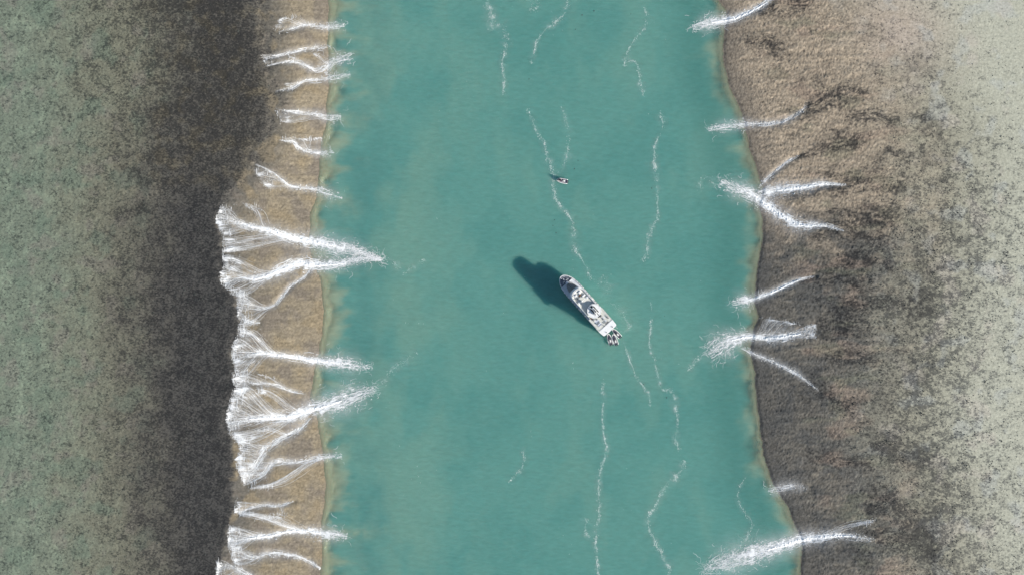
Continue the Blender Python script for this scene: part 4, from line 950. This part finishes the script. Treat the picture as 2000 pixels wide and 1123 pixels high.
# forward lounge on the top deck: curved bench, lockers
mb = MB(); rr_ = []
for k in range(15):
    a = -1.1 + 2.2 * k / 14
    rr_.append([(31.6 + 4.3 * math.cos(a), 4.3 * math.sin(a), 13.47), (31.6 + 4.3 * math.cos(a), 4.3 * math.sin(a), 13.95), (31.6 + 3.5 * math.cos(a), 3.6 * math.sin(a), 13.95), (31.6 + 3.5 * math.cos(a), 3.6 * math.sin(a), 13.47)])
mb.rings(rr_).build('curved_bench', white, ship)
for (x0_, x1_, y0_, y1_, h_, m_) in ((32.6, 34.0, -2.8, -0.9, .9, white), (31.0, 32.2, -1.6, 0.4, .5, brown), (32.8, 33.9, 0.8, 2.6, .8, white), (29.4, 30.4, -3.6, -1.2, .7, white), (30.6, 31.4, 1.4, 3.4, .45, greywood), (26.8, 28.0, -4.2, -2.4, .5, palegrey), (27.2, 28.6, 2.6, 4.2, .6, white)):
    MB().box(x0_, x1_, y0_, y1_, 13.46, 13.46 + h_, .06).build('deck_locker', m_, ship)
# mast: low arch with radars, ahead of the helipad
mast = MB().tube([(28.6, -2.3, 13.45), (28.0, -1.9, 14.0), (27.8, -1.0, 14.6), (27.8, 1.0, 14.6), (28.0, 1.9, 14.0), (28.6, 2.3, 13.45)], 0.17, 8).build('mast_arch', white, ship)
MB().tube([(27.8, 0, 14.6), (27.8, 0, 17.0)], [0.10, 0.03], 6).build('mast_pole', white, mast)
MB().box(27.65, 27.95, -1.7, -0.3, 14.9, 15.1, .03).build('radar_bar', white, mast)
MB().tube([(27.8, 1.2, 14.7), (27.8, 1.2, 15.0), (27.8, 1.2, 15.3), (27.8, 1.2, 15.45)], [0.4, 0.45, 0.32, 0.05], 12).build('radar_dome', white, mast)
for yy in (-2.4, 2.5, -0.6): MB().tube([(27.9, yy * .8, 14.2), (27.5, yy * .9, 17.2)], [0.025, 0.012], 5).build('antenna', dark, mast)
# helipad
PADX, PADY = 17.2, -0.7
oc = lambda r_, n=24: [(PADX + r_ * math.cos(2 * math.pi * k / n), PADY + r_ * 0.97 * math.sin(2 * math.pi * k / n)) for k in range(n)]
pad = MB().prism(oc(5.0), 14.55, 14.8).build('helipad', white, ship)
mb = MB(); n = 40
mb.rings([[(PADX + r_ * math.cos(2 * math.pi * k / n), PADY + r_ * .97 * math.sin(2 * math.pi * k / n), z_) for k in range(n)] for r_, z_ in ((4.6, 14.805), (4.6, 14.812), (4.35, 14.812), (4.35, 14.805))], False).build('pad_ring', palegrey, pad)
for k in range(8):
    a = k * math.pi / 4 + .3; MB().tube([(PADX + 4.4 * math.cos(a), PADY + 4.2 * math.sin(a), 13.45), (PADX + 4.4 * math.cos(a), PADY + 4.2 * math.sin(a), 14.55)], 0.1, 6).build('pad_post', white, pad)
# forward well: slatted awning over the stairs, hatch and anchor gear
aw = MB().box(36.9, 43.0, -0.15, 0.15, 5.6, 5.75).build('awning_beam', dark, ship)
for k in range(15):
    t_ = 37.5 + 0.37 * k; hw = float(np.interp(t_, [37.5, 39, 41.5, 43], [3.3, 3.2, 2.3, 1.0]))
    MB().box(t_, t_ + 0.29, -hw - 0.3, hw - 0.1, 5.76, 5.86 + 0.03 * (k % 2)).build('slat', greywood, aw)
MB().prism([(43.0, -1.2), (44.6, -0.9), (44.6, 0.7), (43.0, 1.0)], 5.0, 5.75).build('companion_hatch', palegrey, ship)
MB().box(43.58, 43.72, -4.5, 4.5, 5.3, 5.9).build('breakwater', white, ship)
for yy in (-1.5, 1.3):
    wi = MB().tube([(45.6, yy - .45, 5.75), (45.6, yy - .2, 5.75), (45.6, yy + .2, 5.75), (45.6, yy + .45, 5.75)], [0.45, 0.25, 0.25, 0.45], 12).build('windlass', alum, fd)
    MB().tube([(45.9, yy, 5.6), (47.2, yy * .7, 5.45), (48.2, yy * .5, 5.42)], 0.07, 6).build('anchor_chain', dark, wi)
for (x_, y_) in ((48.3, 0.9), (48.2, -1.1), (45.4, 4.0), (45.4, -4.0)):
    MB().tube([(x_, y_, 5.3), (x_, y_, 5.7), (x_, y_, 5.82)], [0.16, 0.16, 0.24], 8).build('bollard', white, fd)
for (x_, y_, sx_) in ((45.0, -2.3, .5), (47.0, 0.1, .5), (44.9, 2.2, .4)):
    MB().box(x_, x_ + sx_, y_ - .3, y_ + .3, 5.3, 5.55, .05).build('deck_hatch', palegrey, fd)
# mooring boom at the stern
MB().tube([(0.0, -4.6, 3.2), (-3.6, -5.4, 2.4)], 0.09, 6).build('mooring_boom', alum, ship)

# ---- helicopter parked on the pad, nose forward
heli = empty('helicopter', ship_to_world(PADX, PADY - 0.35, 14.81), SHIP_A)
tag(heli, 'white helicopter with black floats and dark tail boom on the ship', 'helicopter')
def ell_ring(x_, w_, h_, zc, n=14): return [(x_, w_ * math.cos(2 * math.pi * k / n), zc + h_ * math.sin(2 * math.pi * k / n)) for k in range(n)]
fus = MB().rings([ell_ring(4.55, .08, .08, 1.15), ell_ring(4.3, .5, .38, 1.2), ell_ring(3.6, .8, .65, 1.35), ell_ring(2.4, .95, .9, 1.5), ell_ring(0.8, .95, .95, 1.55), ell_ring(-0.6, .85, .8, 1.65), ell_ring(-1.6, .5, .5, 1.8), ell_ring(-2.2, .25, .25, 1.95)]).build('fuselage', white, heli, True)
MB().rings([ell_ring(4.42, .34, .26, 1.32), ell_ring(3.6, .83, .56, 1.52), ell_ring(2.75, .92, .78, 1.66), ell_ring(2.7, .7, .6, 1.6)]).build('windscreen', glass, fus, True)
for sgn in (1, -1): MB().prism([(0.9, sgn * 0.9), (2.45, sgn * 0.9), (2.45, sgn * 1.0), (0.9, sgn * 1.0)], 1.45, 2.15).build('door_window', glass, fus)
MB().rings([ell_ring(1.6, .2, .1, 2.35), ell_ring(1.0, .55, .35, 2.45), ell_ring(-0.6, .55, .38, 2.4), ell_ring(-1.6, .3, .2, 2.2)]).build('engine_cowling', dark, heli, True)
bm_ = MB().tube([(-1.8, 0, 1.95), (-4.5, 0, 2.1), (-7.6, 0, 2.3)], [0.3, 0.22, 0.14], 10).build('tail_boom', dark, heli, True)
MB().box(-5.4, -4.6, -1.35, 1.35, 2.12, 2.2).build('stabiliser', dark, bm_)
MB().add([(-7.0, .05, 2.2), (-8.0, .05, 3.5), (-8.4, .05, 3.5), (-7.8, .05, 1.5), (-7.0, -.05, 2.2), (-8.0, -.05, 3.5), (-8.4, -.05, 3.5), (-7.8, -.05, 1.5)], [(0, 1, 2, 3), (7, 6, 5, 4), (0, 4, 5, 1), (1, 5, 6, 2), (2, 6, 7, 3), (3, 7, 4, 0)]).build('tail_fin', dark, bm_)
tr_ = MB().box(-7.7, -7.55, .14, .18, 1.5, 3.1).build('tail_rotor', palegrey, heli)
ml = MB().tube([(0.3, 0, 2.6), (0.3, 0, 3.2)], .1, 8).build('rotor_mast', dark, heli)
for a in (0.35, 2.45, 4.54):
    o = MB().box(0.2, 5.0, -.11, .11, 3.12, 3.16).build('rotor_blade', palegrey, heli); o.location = (0.3, 0, 0); o.rotation_euler = (0, 0, a)
for sgn in (1, -1):
    MB().tube([(3.0, sgn * 1.3, .42), (2.6, sgn * 1.3, .38), (0.0, sgn * 1.3, .38), (-2.2, sgn * 1.3, .38), (-2.7, sgn * 1.3, .42)], [.12, .38, .40, .36, .1], 10).build('float', black, heli, True)
    for x_ in (1.6, -0.6): MB().tube([(x_, sgn * .6, 1.0), (x_, sgn * 1.25, .6)], .05, 6).build('skid_strut', dark, heli)

# ---- furniture on the aft top deck
def lounger():
    r_ = empty('sun_lounger', (0, 0, 0))
    MB().box(0, 1.9, -.34, .34, .22, .30).build('frame', white, r_)
    MB().box(0.02, 1.25, -.32, .32, .302, .40, .03).build('cushion', bluegrey, r_)
    MB().add([(1.25, -.32, .31), (1.9, -.32, .75), (1.84, -.32, .84), (1.22, -.32, .40), (1.25, .32, .31), (1.9, .32, .75), (1.84, .32, .84), (1.22, .32, .40)], [(0, 1, 2, 3), (7, 6, 5, 4), (0, 4, 5, 1), (1, 5, 6, 2), (2, 6, 7, 3), (3, 7, 4, 0)]).build('backrest', bluegrey, r_)
    for x_ in (.1, 1.75):
        for y_ in (-.3, .3): MB().box(x_, x_ + .06, y_ - .03, y_ + .03, 0, .22).build('leg', white, r_)
    return r_
lo0 = lounger(); first = True
spots = [(9.3, 1.4, 'innermost, in the forward row'), (9.3, 2.4, 'middle one of the forward row'), (9.3, 3.4, 'port end of the forward row'), (6.6, 1.6, 'innermost, in the row by the white aft roof'), (6.6, 2.6, 'middle one of the row by the white aft roof'), (6.6, 3.6, 'port end of the row by the white aft roof')]
for (x_, y_, d_) in spots:
    o = lo0 if first else copy_tree(lo0); first = False
    o.location = ship_to_world(x_, y_, 13.46); o.rotation_euler = (0, 0, SHIP_A)
    tag(o, 'pale blue grey sun lounger, ' + d_, 'sun lounger', 'sun loungers on the aft top deck')
def chair():
    r_ = empty('deck_chair', (0, 0, 0))
    MB().box(-.32, .32, -.32, .32, .38, .46, .03).build('seat', navy, r_)
    MB().box(-.34, -.26, -.32, .32, .46, .95).build('backrest', navy, r_)
    for x_ in (-.28, .28):
        for y_ in (-.28, .28): MB().box(x_ - .03, x_ + .03, y_ - .03, y_ + .03, 0, .38).build('leg', dark, r_)
    return r_
ch0 = chair(); first = True
for (x_, y_, a, d_) in [(5.3, -0.9, 0.0, 'against the white aft roof, nearest the centre line'), (5.3, -1.9, 0.1, 'against the white aft roof, second from the centre line'), (5.3, -2.8, -0.1, 'against the white aft roof, third from the centre line'), (5.2, 1.0, 0.0, 'just port of the centre line by the aft roof'), (7.2, -4.6, 1.4, 'alone by the starboard rail'), (8.3, -4.7, 1.7, 'by the starboard rail, the forward one of two'), (13.6, 3.9, 2.6, 'beside the brown crate on the port side')]:
    o = ch0 if first else copy_tree(ch0); first = False
    o.location = ship_to_world(x_, y_, 13.46); o.rotation_euler = (0, 0, SHIP_A + a)
    tag(o, 'dark deck chair ' + d_, 'chair', 'dark deck chairs on the aft top deck')
tb = empty('round_table', ship_to_world(11.6, 3.3, 13.46)); tag(tb, 'white round table on the aft top deck, port of the tail boom', 'table')
MB().tube([(0, 0, .68), (0, 0, .74)], .75, 20).build('table_top', white, tb); MB().tube([(0, 0, .04), (0, 0, .68)], .06, 8).build('pedestal', white, tb); MB().tube([(0, 0, 0), (0, 0, .04)], .35, 12).build('base', white, tb)
cr = empty('storage_crate', ship_to_world(14.6, 4.3, 13.46), SHIP_A); tag(cr, 'brown timber crate by the port edge of the top deck', 'crate')
MB().box(-.5, .5, -.4, .4, 0, .55).build('box', brown, cr); MB().box(-.53, .53, -.43, .43, .552, .62).build('lid', brown, cr)
for k, (x_, w_) in enumerate(((7.2, .8), (9.6, .7))):
    r_ = empty('dining_table', ship_to_world(x_, -2.2 - k * .4, 13.46), SHIP_A); tag(r_, 'pale dining table on the aft top deck, ' + ('nearer the white roof' if k == 0 else 'nearer the helipad'), 'table', 'pale dining tables')
    MB().box(-w_, w_, -.5, .5, .68, .75, .03).build('table_top', palegrey, r_)
    for a in (-w_ + .1, w_ - .1):
        for b_ in (-.4, .4): MB().box(a - .03, a + .03, b_ - .03, b_ + .03, 0, .68).build('leg', alum, r_)

# ---- tenders: x forward, origin amidships on the waterline
floor_grey = paint('dark_cockpit_sole', (0.16, 0.165, 0.18), 0.8, 0, 0.2, 2.0)
def tender(name, L=8.0, B=2.9, inner=None, seats=navy):
    r_ = empty(name, (0, 0, 0))
    f = lambda t_: B / 2 * float(np.interp(t_, [0, .1, .45, .65, .8, .9, .96, 1], [.9, .96, 1, .93, .74, .5, .28, .03]))
    R = []
    for t_ in (0, .12, .3, .5, .65, .78, .88, .95, 1.0):
        x_ = -L / 2 + L * t_; b_ = f(t_); z_ = .85 + .3 * t_ ** 2; xw = x_ - 0.8 * max(0, t_ - .6)
        R.append([(x_, b_, z_), (xw, b_ * .82, .1), (xw, 0, -.35), (xw, -b_ * .82, .1), (x_, -b_, z_)])
    h_ = MB().rings(R).build('hull', white, r_)
    tt = np.linspace(0.01, .93, 16)
    pl_ = [(-L / 2 + L * a, f(a) - .2) for a in tt]
    MB().prism(pl_ + [(a, -b_) for a, b_ in pl_[::-1]], .86, 1.16).build('cockpit_floor', inner or floor_grey, r_)
    for sgn in (1, -1):
        MB().tube([(-L / 2 + L * a, sgn * f(a), .97 + .3 * a * a) for a in list(np.linspace(0, .9, 10)) + [.95, .985]], .17, 8).build('gunwale', white, r_, True)
    co_ = MB().box(-1.0, -.35, -.45, .45, 1.16, 2.15, .08).build('console', white, r_)
    MB().add([(-.34, -.5, 2.0), (-.1, -.5, 1.9), (-.45, -.5, 2.55), (-.34, .5, 2.0), (-.1, .5, 1.9), (-.45, .5, 2.55)], [(0, 1, 2), (5, 4, 3), (0, 3, 4, 1), (1, 4, 5, 2), (2, 5, 3, 0)]).build('windscreen', glass, co_)
    MB().box(-1.9, -1.35, -.5, .5, 1.162, 1.75, .06).build('helm_seat', white, r_)
    for x_ in (.35, 1.25, 2.1):
        for sgn in (1, -1):
            ww = .28 if x_ < 2 else .24
            MB().box(x_, x_ + .55, sgn * .42 - ww, sgn * .42 + ww, 1.162, 1.6, .05).build('seat', seats, r_)
    for sgn in (1, -1):
        e = MB().box(-L / 2 - .75, -L / 2 - .05, sgn * .5 - .26, sgn * .5 + .26, .75, 1.65, .1).build('outboard', black, r_)
        MB().box(-L / 2 - .5, -L / 2 - .2, sgn * .5 - .08, sgn * .5 + .08, -.4, .75).build('shaft', dark, e)
    MB().box(-L / 2 + .1, -L / 2 + .55, -B / 2 + .35, B / 2 - .35, 1.162, 1.42, .05).build('stern_bench', seats, r_)
    MB().tube([(L / 2 - .5, 0, 1.2), (L / 2 - .5, 0, 1.6)], .07, 6).build('bow_post', alum, r_)
    return r_
def pose(o, bow, stern):
    bw = Vector((float(wx(bow[0])), float(wy(bow[1])), 0)); sn = Vector((float(wx(stern[0])), float(wy(stern[1])), 0))
    o.location = (bw + sn) / 2; d = bw - sn; o.rotation_euler = (0, 0, math.atan2(d.y, d.x)); return d.length
te = tender('tender_boat', 7.8, 3.0)
t2 = copy_tree(te); t3 = copy_tree(te)
pose(te, (1187.6, 651.5), (1193.5, 672.5)); tag(te, 'small white tender at the ship stern, leftmost of the moored three', 'boat', 'tenders moored at the ship stern')
pose(t2, (1197.0, 652.5), (1204.0, 673.0)); tag(t2, 'small white tender at the ship stern, middle of the moored three', 'boat', 'tenders moored at the ship stern')
pose(t3, (1196.5, 642.8), (1211.0, 658.0)); tag(t3, 'small white tender at the ship stern, rightmost of the moored three', 'boat', 'tenders moored at the ship stern')
ex = tender('excursion_boat', 7.9, 3.1, paint('grey_cockpit', (0.22, 0.21, 0.24), .8, 0, .2, 2.0), paint('plum_seat', (0.10, 0.07, 0.11), .8, 0, .2, 2.0))
pose(ex, (1087.0, 351.6), (1108.0, 355.8)); tag(ex, 'small white open boat carrying passengers alone in the channel', 'boat')

# ---- people in the open boat
skin = paint('skin', (0.45, 0.27, 0.19), .6, 0, .05, 4.0)
def figure(mat_top, mat_legs, hat, standing=False):
    me = bpy.data.meshes.new('person')
    if standing:
        J = {'pel': (0, 0, .95), 'hl': (0, .1, .9), 'hr': (0, -.1, .9), 'kl': (.04, .12, .5), 'kr': (.02, -.12, .5), 'al': (0, .13, .08), 'ar': (-.02, -.13, .08), 'tl': (.16, .14, .04), 'tr': (.14, -.14, .04)}; dz = .95
    else:
        J = {'pel': (0, 0, .52), 'hl': (.05, .1, .52), 'hr': (.05, -.1, .52), 'kl': (.45, .13, .54), 'kr': (.45, -.13, .54), 'al': (.47, .13, .10), 'ar': (.47, -.13, .10), 'tl': (.62, .14, .05), 'tr': (.62, -.14, .05)}; dz = .52
    J.update({'wa': (0, 0, dz + .2), 'ch': (.01, 0, dz + .42), 'nk': (.02, 0, dz + .56), 'hb': (.04, 0, dz + .66), 'ht': (.04, 0, dz + .80), 'sl': (0, .18, dz + .47), 'sr': (0, -.18, dz + .47),
              'el': (.08, .26, dz + .24), 'er': (.08, -.26, dz + .24), 'wl': (.30, .17, dz + .18), 'wr': (.30, -.17, dz + .18), 'fl': (.40, .14, dz + .17), 'fr': (.40, -.14, dz + .17)})
    rad = dict(pel=.15, hl=.10, hr=.10, kl=.07, kr=.07, al=.045, ar=.045, tl=.04, tr=.04, wa=.14, ch=.16, nk=.06, hb=.09, ht=.10, sl=.08, sr=.08, el=.05, er=.05, wl=.035, wr=.035, fl=.03, fr=.03)
    names = list(J); E = [('pel', 'wa'), ('wa', 'ch'), ('ch', 'nk'), ('nk', 'hb'), ('hb', 'ht'), ('ch', 'sl'), ('ch', 'sr'), ('sl', 'el'), ('sr', 'er'), ('el', 'wl'), ('er', 'wr'), ('wl', 'fl'), ('wr', 'fr'), ('pel', 'hl'), ('pel', 'hr'), ('hl', 'kl'), ('hr', 'kr'), ('kl', 'al'), ('kr', 'ar'), ('al', 'tl'), ('ar', 'tr')]
    me.from_pydata([J[n_] for n_ in names], [(names.index(a), names.index(b_)) for a, b_ in E], [])
    me.materials.append(skin)
    o = bpy.data.objects.new('person', me); C.objects.link(o)
    o.modifiers.new('skin', 'SKIN')
    for i, n_ in enumerate(names):
        sv = me.skin_vertices[0].data[i]; sv.radius = (rad[n_], rad[n_]); sv.use_root = (n_ == 'pel')
    sb = o.modifiers.new('smooth', 'SUBSURF'); sb.levels = 1; sb.render_levels = 1
    R = [[(.17 * c_ * math.cos(a), .23 * c_ * math.sin(a), z_) for a in np.linspace(0, 6.283, 12, endpoint=False)] for c_, z_ in ((.85, dz - .02), (.88, dz + .18), (1.05, dz + .40), (.95, dz + .50), (.45, dz + .57))]
    MB().rings(R).build('shirt', mat_top, o, True)
    for sgn in (1, -1): MB().tube([(0, sgn * .18, dz + .48), (.06, sgn * .25, dz + .30)], [.10, .075], 8).build('sleeve', mat_top, o, True)
    for s_ in ('l', 'r'):
        MB().tube([J['h' + s_], J['k' + s_], tuple(np.array(J['k' + s_]) * .4 + np.array(J['a' + s_]) * .6)], [.13, .095, .075], 8).build('trouser_leg', mat_legs, o, True)
    MB().rings([[(.04 + r_ * math.cos(a), r_ * math.sin(a), dz + z_) for a in np.linspace(0, 6.283, 14, endpoint=False)] for r_, z_ in ((.2, .79), (.2, .81), (.125, .815), (.115, .90), (.05, .925))]).build('sun_hat', hat, o, True)
    return o
cl = {n_: paint(n_ + '_cloth', c_, .85, 0, .1, 5.0) for n_, c_ in dict(black=(.015, .015, .02), white=(.75, .74, .72), beige=(.5, .4, .3), pink=(.6, .38, .36), plum=(.12, .08, .13), navy=(.03, .04, .09)).items()}
PEOPLE = [(2.2, .42, 'black', 'navy', 'black', 'passenger in black by the starboard bow seat', 0), (2.2, -.42, 'beige', 'beige', 'white', 'passenger in beige with a white hat in the bow seats', 0), (1.35, -.42, 'white', 'navy', 'beige', 'passenger in white with a beige hat, port side of the small boat', 0), (1.35, .42, 'black', 'black', 'black', 'passenger in black in the middle row of the small boat', 0),
          (.45, .42, 'pink', 'navy', 'white', 'passenger in pink with a white hat in the small boat', 0), (.45, -.42, 'plum', 'plum', 'plum', 'passenger in plum clothes ahead of the console', 0), (-1.2, 0.0, 'white', 'navy', 'white', 'boat driver in white standing at the console', 1)]
for (x_, y_, a, b_, c_, lab, stand) in PEOPLE:
    o = figure(cl[a], cl[b_], cl[c_], bool(stand))
    p_ = Matrix.Rotation(ex.rotation_euler.z, 4, 'Z') @ Vector((x_ + (0.2 if not stand else 0), -y_, 0))
    o.location = Vector(ex.location) + p_ + Vector((0, 0, 1.17)); o.rotation_euler = (0, 0, ex.rotation_euler.z)
    tag(o, lab, 'person', 'people in the small boat')

# ---- small dark clumps floating in the channel
k = 9; vs = [(0.42 * (0.6 + .6 * random.random()) * math.cos(6.283 * i / k), 0.30 * (0.6 + .6 * random.random()) * math.sin(6.283 * i / k), -.02) for i in range(k)]
vs2 = [(a * .6, b_ * .6, .10 + .06 * random.random()) for a, b_, _ in vs]
fw = MB().rings([vs, vs2]).build('floating_weed', dark)
WEED = [(1033, 155, 'between the two upper left foam lines'), (1124, 58, 'right of the curved foam line, lower one'), (1137, 30, 'right of the curved foam line, upper one'), (1129, 314, 'up and right of the small boat, farther one'), (1122, 330, 'up and right of the small boat, nearer one'), (1273, 368, 'beside the middle of the long right foam line'), (1083, 430, 'below the small boat, upper of three'), (1086, 455, 'below the small boat, lowest of three'),
        (1290, 751, 'touching the wavering foam line, upper one'), (1302, 776, 'touching the wavering foam line, lower one'), (1298, 617, 'right of the ship stern'), (1232, 28, 'just left of the hooked foam line'), (1080, 441, 'below the small boat, middle of three'), (1160, 22, 'near the top frame edge at the centre'), (1257, 750, 'on the thin trail from the tenders')]
for i, (a, b_, d_) in enumerate(WEED):
    o = fw if i == 0 else fw.copy()
    if i: C.objects.link(o)
    o.location = (float(wx(a)), float(wy(b_)), 0.04); o.rotation_euler = (0, 0, random.random() * 6); s_ = .7 + .7 * random.random(); o.scale = (s_, s_, s_)
    tag(o, 'tiny dark clump afloat ' + d_, 'seaweed', 'dark clumps floating in the channel')
